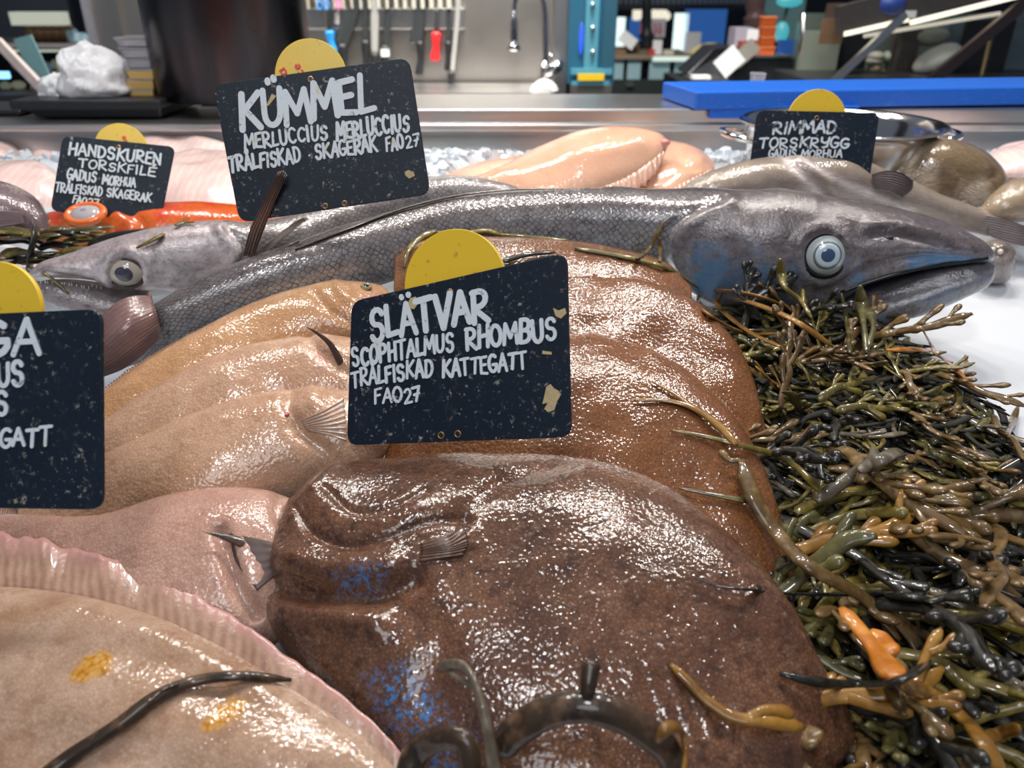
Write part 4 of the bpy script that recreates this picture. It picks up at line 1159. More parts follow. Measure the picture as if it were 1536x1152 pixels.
def frond(rr, L, w, nb, bulb, flat):
    """a forked frond lying along +x from the origin"""
    g = G()
    pts = [np.zeros(3)]
    a, e = 0., rr.uniform(-.1, .3)
    K = 6
    for i in range(K):
        a += rr.uniform(-.45, .45); e += rr.uniform(-.3, .22); e = max(-.4, min(.5, e))
        pts.append(pts[-1] + np.array([math.cos(a) * math.cos(e), math.sin(a) * math.cos(e), math.sin(e)]) * L / K)
    c = strand(g, pts, w, flat, bulb * .8, .62, 44)
    T = np.gradient(c, axis=0)
    for b in range(nb):
        i = int((.22 + .72 * (b + rr.random() * .6) / nb) * 43); i = min(i, 41)
        t = T[i] / np.linalg.norm(T[i])
        sd = (1 if b % 2 else -1)
        side = np.cross(t, [0, 0, 1]) * sd
        l = L * rr.uniform(.16, .36)
        d0 = t * .8 + side * rr.uniform(.4, .9) + np.array([0, 0, rr.uniform(-.1, .5)])
        d0 /= np.linalg.norm(d0)
        d1 = d0 + t * .5 + np.array([0, 0, rr.uniform(-.1, .4)]); d1 /= np.linalg.norm(d1)
        q = [c[i], c[i] + d0 * l * .45, c[i] + d0 * l * .45 + d1 * l * .55]
        cc = strand(g, q, w * rr.uniform(.5, .75), min(1, flat * 1.25), bulb * rr.uniform(.8, 1.4), .8, 22, 8)
        if rr.random() < .55:
            j = 11
            d2 = d1 - side * rr.uniform(.5, .9); d2 /= np.linalg.norm(d2)
            strand(g, [cc[j], cc[j] + d2 * l * .25, cc[j] + (d2 + d1 * .4) * l * .42], w * .45, min(1, flat * 1.3), bulb * 1.2, .85, 16, 8)
    return g

# dense dark tangle at the bottom of the heap: nobody could count it
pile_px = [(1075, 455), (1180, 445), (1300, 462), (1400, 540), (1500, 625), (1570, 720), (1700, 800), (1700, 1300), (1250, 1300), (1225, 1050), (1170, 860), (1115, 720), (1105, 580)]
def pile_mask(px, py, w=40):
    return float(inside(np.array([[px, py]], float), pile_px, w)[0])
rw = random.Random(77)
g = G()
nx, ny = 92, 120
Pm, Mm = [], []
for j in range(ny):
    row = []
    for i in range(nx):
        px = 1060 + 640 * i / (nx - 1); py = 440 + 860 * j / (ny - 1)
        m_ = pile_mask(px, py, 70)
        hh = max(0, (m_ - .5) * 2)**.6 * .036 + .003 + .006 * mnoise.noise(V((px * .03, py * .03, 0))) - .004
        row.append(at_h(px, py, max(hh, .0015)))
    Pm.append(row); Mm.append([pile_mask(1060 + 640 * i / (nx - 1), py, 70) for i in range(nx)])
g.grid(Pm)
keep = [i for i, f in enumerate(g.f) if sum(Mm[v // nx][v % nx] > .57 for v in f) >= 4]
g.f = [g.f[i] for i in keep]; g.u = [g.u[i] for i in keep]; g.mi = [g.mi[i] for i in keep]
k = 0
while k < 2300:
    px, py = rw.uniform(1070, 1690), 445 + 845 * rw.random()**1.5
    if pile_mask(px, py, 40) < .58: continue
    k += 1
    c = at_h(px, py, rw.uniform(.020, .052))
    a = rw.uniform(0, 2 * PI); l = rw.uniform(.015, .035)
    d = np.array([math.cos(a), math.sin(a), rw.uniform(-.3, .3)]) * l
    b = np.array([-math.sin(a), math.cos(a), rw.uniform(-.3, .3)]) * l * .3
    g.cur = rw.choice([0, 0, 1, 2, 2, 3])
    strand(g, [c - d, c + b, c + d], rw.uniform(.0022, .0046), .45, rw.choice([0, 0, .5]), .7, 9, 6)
o = g.build('seaweed_tangle', [grainy('dark tangle', (.012, .011, .007), .75, .6, 90), M_w['black'], M_w['green'], M_w['olive'], M_w['brown']])  # mound below is coloured near-black for the shaded gaps between strands
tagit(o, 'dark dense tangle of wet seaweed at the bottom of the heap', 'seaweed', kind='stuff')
bpy.context.view_layer.update()

# fronds of the heap
protos = []
for i in range(14):
    rr = random.Random(100 + i)
    L = rr.uniform(.075, .13)
    fr = frond(rr, L, rr.uniform(.0044, .0078), rr.randint(3, 5), rr.choice([.35, .5, .6, .2]), rr.choice([.35, .45, .55]))
    protos.append(fr)
names = ['olive', 'olive', 'green', 'brown', 'brown', 'grey', 'black', 'olive', 'green', 'ochre', 'brown', 'olive', 'black', 'brown']
HEAP = 'seaweed fronds heaped on the right'
def label_for(kind, px, py):
    col = {'olive': 'olive brown', 'green': 'dark green', 'brown': 'brown', 'grey': 'greyish brown', 'black': 'blackish', 'ochre': 'mustard yellow', 'orange': 'orange'}[kind]
    if py < 560: where = 'in the upper end of the heap under the big fish head'
    elif px > 1390 and py < 800: where = 'at the heap\'s edge towards the bare white table'
    elif py < 760: where = 'in the middle of the heap beside the orange-brown flatfish'
    elif py < 950: where = 'in the lower middle of the heap beside the front flatfish'
    else: where = 'at the bottom of the heap in the right corner'
    return '%s seaweed frond %s' % (col, where)
made = {}
k = 0; tries = 0
spots_ = []
while k < 140 and tries < 9000:
    tries += 1
    px, py = rw.uniform(1075, 1600), rw.uniform(450, 1230)
    if pile_mask(px, py, 30) < .60: continue
    dmin = 42 if py > 700 else 22
    if any(abs(px - a) + abs(py - b) < dmin for a, b in spots_): continue
    spots_.append((px, py))
    i = rw.randrange(14)
    kd = names[i]
    if kd == 'ochre' and rw.random() < .4: kd = 'olive'; 
    if i not in made:
        o = protos[i].build('seaweed_frond', M_w[names[i]])
        # the origin was put at the box base: bring it back to the strap's foot
        off = o.location.copy()
        o.data.transform(Matrix.Translation(off)); made[i] = o
    else:
        o = made[i].copy(); COL.objects.link(o)
    kd = names[i]
    c = at_h(px, py, rw.uniform(.036, .066))
    a = math.radians(rw.gauss(-50, 50)) if py > 620 else math.radians(rw.gauss(60, 75))
    el = rw.gauss(-.05, .28) if py > 620 else rw.gauss(-.35, .35)
    o.rotation_euler = (rw.uniform(-.5, .5), el, a)
    sc_ = rw.uniform(.85, 1.2) * (1.12 if py > 700 else .82)
    o.scale = (sc_,) * 3
    L0 = .045 * sc_
    o.location = V(c) - V((math.cos(a), math.sin(a), 0)) * L0
    tagit(o, label_for(kd, px, py), 'seaweed', HEAP + ': ' + kd)
    k += 1

def weed(label, strands, mat, name='seaweed_strand', group=None, flat=.5):
    """strands: list of (list of (px, py, lift), width, bulb, taper)"""
    g = G()
    for pts, w, bulb, taper in strands:
        P = [on(x, y, l) for x, y, l in pts]
        strand(g, P, w, flat, bulb, taper)
    o = g.build(name, M_w[mat]); fixn(o)
    return tagit(o, label, 'seaweed', group)

weed('thin blackish seaweed strand with a swollen end lying over the front flatfish edge', [([(1400, 905, .012), (1345, 890, .014), (1280, 892, .012), (1180, 890, .012), (1120, 884, .010), (1080, 880, .008), (1043, 868, .005)], .0036, 0, .4), ([(1330, 892, .012), (1372, 896, .014), (1412, 908, .014)], .0075, .3, .9), ([(1135, 884, .011), (1155, 862, .010), (1188, 842, .010)], .0022, 0, .6)], 'black')
weed('forked yellow-green seaweed strand reaching left over the orange-brown flatfish', [([(1105, 668, .010), (1080, 640, .008), (1040, 612, .004), (1000, 601, .003), (950, 600, .003)], .0044, 0, .35), ([(1040, 612, .004), (1010, 590, .004), (978, 572, .003)], .0026, 0, .5)], 'ochre')
weed('long pointed olive seaweed strand below the forked yellow-green one', [([(1240, 745, .012), (1180, 690, .012), (1110, 668, .008), (1060, 655, .004), (1006, 645, .003)], .0042, 0, .35)], 'olive')
weed('short green seaweed spike lying on the flatfish beside the white highlight', [([(1122, 752, .006), (1080, 744, .004), (1018, 732, .003)], .0026, 0, .4)], 'green')
weed('long brown seaweed strap running diagonally down beside the stacked flatfish', [([(1112, 690, .012), (1130, 745, .016), (1165, 800, .018), (1215, 850, .018), (1300, 900, .014), (1350, 960, .01)], .0068, 0, .8), ([(1112, 690, .012), (1095, 690, .010), (1080, 675, .008)], .0036, .5, .8)], 'brown')
weed('thick greyish seaweed strap with a cut end in the middle of the heap', [([(1225, 752, .018), (1275, 715, .024), (1320, 690, .028), (1350, 676, .030)], .0052, 0, 1.2), ([(1290, 708, .026), (1308, 690, .030), (1312, 672, .032)], .0044, 0, .9)], 'grey')
weed('bright orange swollen seaweed piece near the bottom of the heap', [([(1262, 912, .020), (1290, 945, .030), (1320, 985, .032), (1345, 1020, .026)], .0072, .4, 1.1), ([(1300, 955, .034), (1320, 960, .038), (1336, 985, .038)], .0095, .2, .8)], 'orange')
weed('curved orange seaweed strap at the bottom right corner', [([(1350, 1028, .028), (1400, 1042, .036), (1445, 1078, .038), (1480, 1120, .038), (1510, 1175, .03)], .0058, 0, 1.), ([(1470, 1110, .026), (1500, 1100, .03), (1530, 1092, .03)], .0042, 0, .9)], 'ochre')
weed('blackish seaweed strand crossing the bottom of the heap below the orange piece', [([(1170, 1010, .004), (1220, 1022, .012), (1290, 1028, .018), (1350, 1020, .022), (1395, 992, .024)], .0046, .25, .8)], 'black')
weed('mustard seaweed strand on the front flatfish near the bottom edge', [([(1006, 996, .003), (1030, 1020, .004), (1060, 1050, .005), (1100, 1075, .007), (1150, 1082, .010), (1205, 1090, .012)], .0040, .2, 1.2), ([(1120, 1080, .008), (1150, 1065, .012), (1190, 1070, .012)], .0046, .4, .8)], 'ochre')
weed('dark arched seaweed loop rising in the bottom centre, with an upright stub', [([(745, 1130, .02), (780, 1092, .035), (830, 1066, .045), (890, 1062, .05), (950, 1085, .045), (1000, 1125, .035), (1020, 1180, .02)], .0088, 0, .9), ([(880, 1060, .052), (883, 1025, .058), (888, 990, .062)], .0034, .0, 1.6)], 'dkbrown', flat=.75)
weed('orange-rimmed curled seaweed tip right of the dark arched loop', [([(985, 1112, .03), (1000, 1092, .04), (1022, 1095, .044), (1028, 1125, .04), (1024, 1170, .03)], .0032, 0, 1.)], 'ochre')
weed('grey upright seaweed strap with a hooked tip at the bottom centre', [([(742, 1190, .03), (738, 1140, .05), (728, 1080, .06), (714, 1030, .06), (695, 1000, .055), (672, 998, .05), (656, 1006, .045)], .0080, 0, .4), ([(712, 1030, .06), (690, 1018, .052), (672, 1006, .05)], .0018, 0, .7)], 'grey')
weed('brown curled seaweed loop at the bottom edge beside the spotted flatfish', [([(606, 1175, .02), (625, 1128, .03), (660, 1108, .038), (695, 1112, .04), (704, 1150, .036), (700, 1185, .03)], .0072, 0, 1.)], 'dkbrown', flat=.7)
weed('dark brown forked seaweed stalk lying on the spotted flatfish', [([(30, 1195, .006), (100, 1138, .006), (180, 1085, .006), (232, 1046, .007), (290, 1022, .007), (360, 1014, .006), (437, 1020, .005)], .0052, 0, .5), ([(225, 1052, .008), (245, 1034, .010), (268, 1025, .012)], .0026, 0, .5)], 'dkbrown', flat=.7)
weed('thin dark seaweed strand with small bladders along the back of the flatfish stack', [([(606, 402, .004), (612, 378, .006), (640, 352, .008), (690, 348, .006), (760, 352, .006), (850, 360, .006)], .0026, 0, .8), ([(612, 376, .006), (632, 356, .010), (655, 346, .008)], .0058, .3, .7), ([(700, 350, .006), (730, 346, .006), (750, 352, .006)], .0052, .2, .8)], 'olive')
weed('dark flat seaweed blade just right of the middle yellow disc', [([(752, 392, .006), (790, 382, .008), (832, 378, .006)], .0042, 0, .6)], 'black')
weed('lobed olive seaweed strand along the flatfish beside the silver fish belly', [([(862, 372, .005), (910, 380, .006), (950, 388, .006), (1000, 402, .006), (1048, 432, .006)], .0048, .2, .8), ([(930, 384, .006), (955, 376, .008), (975, 372, .008)], .0030, 0, .7)], 'olive')
weed('thin brown seaweed twig standing up against the silver fish throat', [([(955, 388, .008), (975, 372, .010), (985, 352, .010), (998, 330, .008)], .0030, .0, .7), ([(990, 392, .010), (990, 372, .012), (988, 356, .012)], .0028, .4, .9)], 'brown')
weed('upright seaweed stalk with bulb tip in front of the silver cheek', [([(1218, 478, .02), (1200, 450, .024), (1178, 432, .026), (1172, 412, .028), (1170, 388, .03)], .0036, 1.1, .8), ([(1230, 490, .02), (1240, 470, .026), (1252, 450, .03)], .0036, 1.1, .9), ([(1215, 480, .02), (1206, 458, .026), (1204, 434, .03)], .0030, .4, .9)], 'olive', flat=.8)
weed('two light olive bulbed seaweed tips under the silver fish jaw', [([(1300, 530, .02), (1296, 490, .03), (1292, 455, .034), (1290, 428, .036)], .0042, 1.1, .9), ([(1300, 525, .02), (1310, 490, .03), (1300, 462, .034)], .0038, 1.2, .9), ([(1275, 530, .02), (1270, 480, .03), (1262, 440, .032)], .0034, .2, .8)], 'green', flat=.8)
weed('curled olive seaweed straps looping at the top of the heap beside the flatfish', [([(1180, 500, .016), (1120, 500, .014), (1060, 470, .010), (1048, 445, .010), (1080, 436, .012), (1140, 445, .016), (1200, 470, .02)], .0036, 0, .9), ([(1170, 520, .016), (1120, 495, .018), (1075, 455, .016), (1085, 437, .016)], .0034, 0, .9), ([(1250, 520, .02), (1190, 480, .024), (1130, 455, .024), (1100, 448, .02)], .0040, 0, .9)], 'ochre')
weed('orange forked seaweed branch reaching over the white table', [([(1330, 525, .012), (1380, 525, .016), (1410, 535, .018), (1440, 560, .016), (1460, 580, .012)], .0042, .2, 1.2), ([(1405, 533, .018), (1395, 515, .022), (1384, 494, .024)], .0026, 0, .8), ([(1440, 560, .016), (1450, 545, .02), (1448, 533, .022)], .0030, .5, .9)], 'orange')
weed('small dark bladdered seaweed sprig at the right edge on the white table', [([(1536, 690, .006), (1520, 660, .010), (1500, 645, .012), (1490, 622, .014)], .0036, .3, .9), ([(1510, 652, .010), (1520, 630, .014), (1527, 610, .016)], .0034, .6, .9)], 'brown', flat=.8)
# small heap at the left, above the pale toothy fish
for i in range(44):
    x0 = -60 + 6.2 * i; y0 = 380 + rw.uniform(-34, 30) - .02 * x0
    l = rw.uniform(60, 120); dy = rw.uniform(-22, 16)
    g = G()
    P = [at_y(x0 + l * f, y0 + dy * f - 8 * math.sin(f * PI) * rw.uniform(.3, 1.2), .86 + rw.uniform(-.012, .012) + .0006 * (400 - y0)) for f in (0, .33, .66, 1)]
    strand(g, P, rw.uniform(.0045, .0080), .35, 0, .5)
    o = g.build('seaweed_strand', M_w[('olive', 'green', 'brown', 'black')[i % 4]]); fixn(o)
    tagit(o, '%s flat seaweed blade in the small heap left of the silver fish forehead' % ('olive', 'dark green', 'brown', 'blackish')[i % 4], 'seaweed', 'seaweed blades in the small left heap: ' + ('olive', 'green', 'brown', 'black')[i % 4])
weed('upright dark seaweed strap standing at the left of the small heap', [([(44, 408, .004), (46, 380, .012), (52, 350, .014), (48, 332, .014)], .0048, 0, .9)], 'black')
weed('forked olive seaweed twig in front of the orange fish', [([(205, 372, .004), (240, 354, .008), (268, 334, .010), (284, 320, .010)], .0036, 0, .6), ([(262, 338, .010), (276, 334, .010), (292, 333, .010)], .0024, 0, .6)], 'olive')
weed('thin olive seaweed strand across the pale toothy snout', [([(44, 402, .004), (66, 410, .005), (86, 424, .005), (102, 440, .005)], .0034, 0, .5)], 'olive')
# ------------------------------------------------------------------ price signs
def arc(cx, cy, rx, ry, a0, a1, n=9):
    return [(cx + rx * math.cos(math.radians(a0 + (a1 - a0) * i / (n - 1))), cy + ry * math.sin(math.radians(a0 + (a1 - a0) * i / (n - 1)))) for i in range(n)]
_S = arc(.5, .74, .36, .24, 20, 270, 10)[:-1] + arc(.48, .26, .38, .26, 90, -160, 10)
GLY = {
 'A': [[(.0, 0), (.5, 1), (1, 0)], [(.2, .36), (.82, .36)]],
 'B': [[(.1, 0), (.1, 1)], [(.1, 1)] + arc(.45, .76, .4, .24, 90, -90) + [(.1, .52)], [(.1, .52)] + arc(.5, .26, .44, .26, 90, -90) + [(.1, 0)]],
 'C': [arc(.58, .5, .5, .5, 45, 315, 12)],
 'D': [[(.1, 0), (.1, 1)], [(.02, 1)] + arc(.3, .5, .62, .5, 90, -90, 12) + [(.1, 0)]],
 'E': [[(.95, .98), (.12, .94), (.1, .05), (.98, 0)], [(.1, .5), (.8, .53)]],
 'F': [[(1, 1), (.15, .95), (.1, 0)], [(.12, .52), (.78, .55)]],
 'G': [arc(.55, .5, .5, .5, 50, 330, 12) + [(.98, .42), (.55, .42)]],
 'H': [[(.1, 1), (.08, 0)], [(.92, 1), (.9, 0)], [(.1, .48), (.9, .54)]],
 'I': [[(.5, 1), (.48, 0)]],
 'K': [[(.12, 1), (.08, 0)], [(.95, .98), (.14, .48)], [(.25, .55), (1, 0)]],
 'L': [[(.15, 1), (.1, .03), (.95, .08)]],
 'M': [[(.02, 0), (.12, 1), (.5, .3), (.88, 1), (1, 0)]],
 'N': [[(.08, 0), (.1, 1), (.9, 0), (.92, 1)]],
 'O': [arc(.5, .5, .48, .5, 100, 470, 16)],
 'P': [[(.12, 0), (.1, 1)], [(.02, .98)] + arc(.42, .74, .46, .26, 90, -90) + [(.12, .46)]],
 'R': [[(.12, 0), (.1, 1)], [(.02, .98)] + arc(.42, .75, .44, .25, 90, -90) + [(.14, .46), (1, 0)]],
 'S': [_S],
 'T': [[(0, .96), (1, 1)], [(.52, .98), (.48, 0)]],
 'U': [[(.08, 1)] + arc(.5, .36, .4, .36, 180, 360) + [(.92, 1)]],
 'V': [[(.02, 1), (.48, 0), (1, 1)]],
 'Y': [[(.05, 1), (.1, .6), (.5, .45), (.9, .6), (.95, 1)], [(.93, .8), (.85, .1), (.4, 0)]],
 '2': [arc(.45, .72, .4, .28, 160, -30, 8) + [(.05, .02), (.98, .05)]],
 '7': [[(.02, .95), (.95, 1), (.4, 0)], [(.2, .45), (.85, .52)]],
 '.': [[(.45, .4), (.55, .4)]],
 ' ': [],
 'a': [arc(.45, .3, .36, .3, 60, 400, 12), [(.82, .6), (.82, 0)]],
 'l': [[(.5, 1), (.5, 0)]],
 'c': [arc(.5, .3, .42, .3, 50, 310, 10)],
 'e': [[(.12, .3), (.86, .32)] + arc(.5, .3, .38, .3, 10, 310, 10)],
 'i': [[(.5, .6), (.5, 0)], [(.5, .82), (.5, .86)]],
}
for k_, b_, extra in (('Å', 'A', [arc(.5, 1.22, .14, .14, 0, 360, 9)]), ('Ä', 'A', [[(.25, 1.25), (.27, 1.22)], [(.72, 1.28), (.74, 1.25)]]), ('Ü', 'U', [[(.36, 1.26), (.37, 1.20)], [(.66, 1.32), (.68, 1.25)]]), ('É', 'E', [[(.45, 1.15), (.75, 1.35)]])):
    GLY[k_] = GLY[b_] + extra
WID = {'I': .35, 'M': 1.25, ' ': .62, '.': .4, 'l': .3, 'i': .3, 'L': .8, 'E': .82, 'F': .8}

M_slate = Mat('slate board')
_o = M_slate.obj
_sp = M_slate.ramp(M_slate.noise(_o, 190, 6, .75), [(.58, 0), (.66, 1)])
_sm = M_slate.ramp(M_slate.noise(M_slate.map(_o, (90, 90, 28), rot=(0, .6, 0)), 1., 5, .7), [(.60, 0), (.75, .35)])
_blot = M_slate.ramp(M_slate.noise(_o, 42, 5, .7), [(.70, 0), (.74, .8)])
_c = M_slate.mix(M_slate.noise(_o, 12, 4), (.004, .009, .018), (.010, .021, .040))
_c = M_slate.mix(_sm, _c, (.10, .10, .095))
_c = M_slate.mix(M_slate.math('MULTIPLY', _sp, M_slate.ramp(M_slate.noise(_o, 18, 3), [(.32, 0), (.52, 1)])), _c, (.38, .36, .31))
_c = M_slate.mix(_blot, _c, (.55, .45, .24))
M_slate = M_slate.done(_c, .48, 0, M_slate.bump(M_slate.noise(_o, 160, 3), .15, .001), Specular_IOR_Level=.3)
def chalk(name, hole):
    m = Mat(name)
    n = m.noise(m.obj, 120, 5, .7)
    c = m.mix(m.ramp(n, [(hole, 0), (hole + .10, 1)]), (.045, .06, .085), (.74, .80, .84))
    c = m.mix(m.ramp(m.noise(m.obj, 60, 3), [(.62, 0), (.72, .7)]), c, (.62, .54, .34))
    return m.done(c, .5)
M_chalk = chalk('chalk paint', .30)
M_chalkfaint = chalk('worn chalk paint', .40)
M_brass = plain('brass eyelet', (.45, .27, .13), .35, .8)
M_redprint = plain('red print', (.75, .06, .03), .4)
M_stain = grainy('dried stain', (.55, .43, .22), .6, .3, 300)

class Plane:
    def __init__(s, px, py, dist, yaw, lean):
        s.o = CAM + ray(px, py) * dist
        y, l = math.radians(yaw), math.radians(lean)
        rz = np.array([[math.cos(y), -math.sin(y), 0], [math.sin(y), math.cos(y), 0], [0, 0, 1]])
        s.ex = rz @ [1, 0, 0]; s.ey = rz @ [0, math.sin(l), math.cos(l)]; s.n = np.cross(s.ex, s.ey)
    def uv(s, px, py):
        d = ray(px, py)
        k = ((s.o - CAM) @ s.n) / (d @ s.n)
        p = CAM + d * k - s.o
        return np.array([p @ s.ex, p @ s.ey])
    def at(s, uv, w=0.):
        return s.o + s.ex * uv[0] + s.ey * uv[1] + s.n * w

def prism(g, pl, poly, w0, w1):
    b = len(g.v); n = len(poly)
    g.v.extend(tuple(pl.at(p, w1)) for p in poly); g.v.extend(tuple(pl.at(p, w0)) for p in poly)
    g.face(list(range(b, b + n))); g.face([b + n + i for i in range(n)][::-1])
    for i in range(n):
        j = (i + 1) % n
        g.face([b + n + i, b + n + j, b + j, b + i])

def strokes(g, pl, lines, wd, w=.0012, wob=0., rr=None):
    for ln in lines:
        pts = np.asarray(ln, float)
        for a, b in zip(pts[:-1], pts[1:]):
            d = b - a; L = np.linalg.norm(d)
            if L < 1e-6: continue
            d /= L; nrm = np.array([-d[1], d[0]])
            k = 7
            poly = [b + (nrm * math.cos(t) * 1 + d * math.sin(t)) * wd / 2 for t in np.linspace(0, PI, k)][::1]
            # half round at b, half round at a
            pb = [b + (nrm * math.cos(t) + d * math.sin(t)) * wd / 2 for t in np.linspace(0, PI, k)]
            pa = [a + (-nrm * math.cos(t) - d * math.sin(t)) * wd / 2 for t in np.linspace(0, PI, k)]
            prism(g, pl, (pb + pa)[::-1], .0002, w + (rr.random() * .0002 if rr else 0))

def text(pl, s, x0, y0, x1, y1, hpx, parent, name='lettering', mat=None, wd=None, seed=0, slant=.08, gap=.22):
    """hand lettering between two baseline pixels, capital height in px"""
    rr = random.Random(seed)
    a, b = pl.uv(x0, y0), pl.uv(x1, y1)
    top = pl.uv((x0 + x1) / 2, (y0 + y1) / 2 - hpx); mid = (a + b) / 2
    h = np.linalg.norm(top - mid)
    ex = b - a; Lr = np.linalg.norm(ex); ex = ex / Lr; ey = np.array([-ex[1], ex[0]])
    ws = [WID.get(c, 1.) for c in s]
    tot = sum(ws) + gap * (len(s) - 1)
    sc = Lr / tot
    g = G(); x = 0
    wd = min((wd or h * .17) * (.80 if (wd or 0) > .0055 else .78), h * .19)
    for c, w in zip(s, ws):
        jy = rr.uniform(-.06, .06) * h; jh = rr.uniform(.92, 1.08) * h; sl = slant + rr.uniform(-.06, .06)
        lines = []
        for ln in GLY[c]:
            lines.append([a + ex * (x * sc + (p[0] * w * sc) + sl * p[1] * h) + ey * (jy + p[1] * jh) for p in ln])
        strokes(g, pl, lines, wd * rr.uniform(.9, 1.12), .0011, 0, rr)
        x += w + gap
    return g.build(name, mat or M_chalk, parent, smooth=False)

def sign(pl, corners, label, disc, holes=(), thick=.003, rad=.010, group='slate price signs'):
    """corners TL TR BR BL in pixels; disc = (cx, cy, r) px of the yellow price disc behind"""
    q = [pl.uv(*c) for c in corners]
    poly = []
    for i in range(4):
        p, a, b = q[i], q[i - 1], q[(i + 1) % 4]
        da = (a - p) / np.linalg.norm(a - p); db = (b - p) / np.linalg.norm(b - p)
        s0, s1 = p + da * rad, p + db * rad
        for t in np.linspace(0, 1, 6):
            poly.append((1 - t)**2 * s0 + 2 * t * (1 - t) * p + t * t * s1)
    poly = poly[::-1]
    base = (pl.at(q[2]) + pl.at(q[3])) / 2
    r = thing('price_sign', base, label, 'sign', group)
    g = G(); prism(g, pl, poly, -thick, 0); g.build('board', M_slate, r, smooth=False, bevel=.0006)
    cc = pl.uv(disc[0], disc[1]); rr_ = np.linalg.norm(pl.uv(disc[0] + disc[2], disc[1]) - cc)
    g = G(); prism(g, pl, [cc + rr_ * np.array([math.cos(t), math.sin(t)]) for t in np.linspace(0, 2 * PI, 73)[:-1]], -thick - .0040, -thick - .0004)
    d = g.build('price_disc', M_yellow, r, smooth=False, bevel=.0005)
    for x, y in holes:
        c = pl.uv(x, y)
        g = G(); ring = [pl.at(c + .0024 * np.array([math.cos(t), math.sin(t)]), .0004) for t in np.linspace(0, 2 * PI, 20)]
        g.tube(ring, .0007, 6, cap=False); g.build('eyelet', M_brass, r)
        g = G(); prism(g, pl, [c + .0018 * np.array([math.cos(t), math.sin(t)]) for t in np.linspace(0, 2 * PI, 17)[:-1]], 0., .0003); g.build('eyelet_hole', M_black, r, smooth=False)
    return r

def blot(pl, r, px, name='stain'):
    q = [pl.uv(*p) for p in px]
    c = np.array(q)
    if np.cross(c[1] - c[0], c[2] - c[1]) < 0: q = q[::-1]
    g = G(); prism(g, pl, q, .0002, .0009); return g.build(name, M_stain, r, smooth=False)

# middle sign
P_ = Plane(690, 600, .592, -22, 24)
s1 = sign(P_, [(527, 452), (850, 378), (857, 656), (520, 668)], 'dark slate price sign headed SLÄTVAR standing on the large brown flatfish', (678, 426, 78), [(675, 439), (662, 653), (687, 651)])
text(P_, 'SLÄTVAR', 557, 512, 733, 478, 46, s1, wd=.0062, seed=1, gap=.16)
text(P_, 'SCOPHTALMUS', 530, 551, 682, 526, 26, s1, wd=.0036, seed=2)
text(P_, 'RHOMBUS', 700, 524, 836, 508, 31, s1, wd=.0040, seed=3)
text(P_, 'TRÅLFISKAD', 529, 581, 650, 563, 24, s1, wd=.0031, seed=4)
text(P_, 'KATTEGATT', 665, 566, 791, 552, 24, s1, wd=.0032, seed=5)
text(P_, 'FAO', 563, 606, 604, 602, 21, s1, wd=.0032, seed=6)
text(P_, '27', 608, 605, 632, 601, 22, s1, wd=.0032, seed=7)
blot(P_, s1, [(820, 580), (826, 576), (832, 583), (838, 586), (842, 592), (836, 602), (832, 615), (822, 618), (817, 613), (822, 604), (814, 606), (817, 594)])
blot(P_, s1, [(830, 462), (838, 466), (848, 462), (850, 470), (842, 478), (834, 474)])
blot(P_, s1, [(616, 447), (624, 445), (628, 455), (622, 464), (614, 462), (613, 454)])
blot(P_, s1, [(814, 526), (828, 528), (828, 532), (814, 531)])

# large sign at the back
P_ = Plane(480, 300, .84, 2, 20)
s2 = sign(P_, [(319, 127), (614, 86), (646, 291), (359, 334)], 'largest dark slate price sign, headed KÜMMEL, leaning behind the silver fish', (465, 112, 54), [(466, 119), (488, 309), (517, 305)], rad=.012)
text(P_, 'KÜMMEL', 362, 195, 563, 166, 52, s2, wd=.0098, seed=11, gap=.14)
text(P_, 'MERLUCCIUS', 368, 224, 492, 208, 21, s2, wd=.0046, seed=12)
text(P_, 'MERLUCCIUS', 506, 210, 614, 196, 25, s2, wd=.0046, seed=13)
text(P_, 'TRÅLFISKAD', 345, 258, 452, 243, 22, s2, wd=.0042, seed=14)
text(P_, '.', 462, 240, 468, 239, 14, s2, wd=.0042, seed=15)
text(P_, 'SKAGERAK', 474, 239, 566, 227, 22, s2, wd=.0042, seed=16)
text(P_, 'FAO', 580, 227, 606, 222, 19, s2, wd=.0040, seed=17)
text(P_, '27', 610, 222, 629, 219, 17, s2, wd=.0038, seed=18)
d = [c for c in s2.children if c.name.startswith('price_disc')][0]
class Off:
    """the same plane shifted back to the face of the disc"""
    def __init__(s, p, w): s.p, s.w = p, w
    def uv(s, *a): return s.p.uv(*a)
    def at(s, uv, w=0.): return s.p.at(uv, w + s.w)
PD = Off(P_, -.0036)
text(PD, 'ce', 456, 109, 446, 93, 13, d, 'red_print', M_redprint, .0022, 19, 0)
text(PD, 'la', 434, 113, 424, 99, 13, d, 'red_print', M_redprint, .0022, 20, 0)
blot(P_, s2, [(607, 258), (613, 255), (621, 259), (622, 264), (614, 268), (608, 263)])
blot(P_, s2, [(408, 141), (415, 144), (404, 158), (399, 160)])

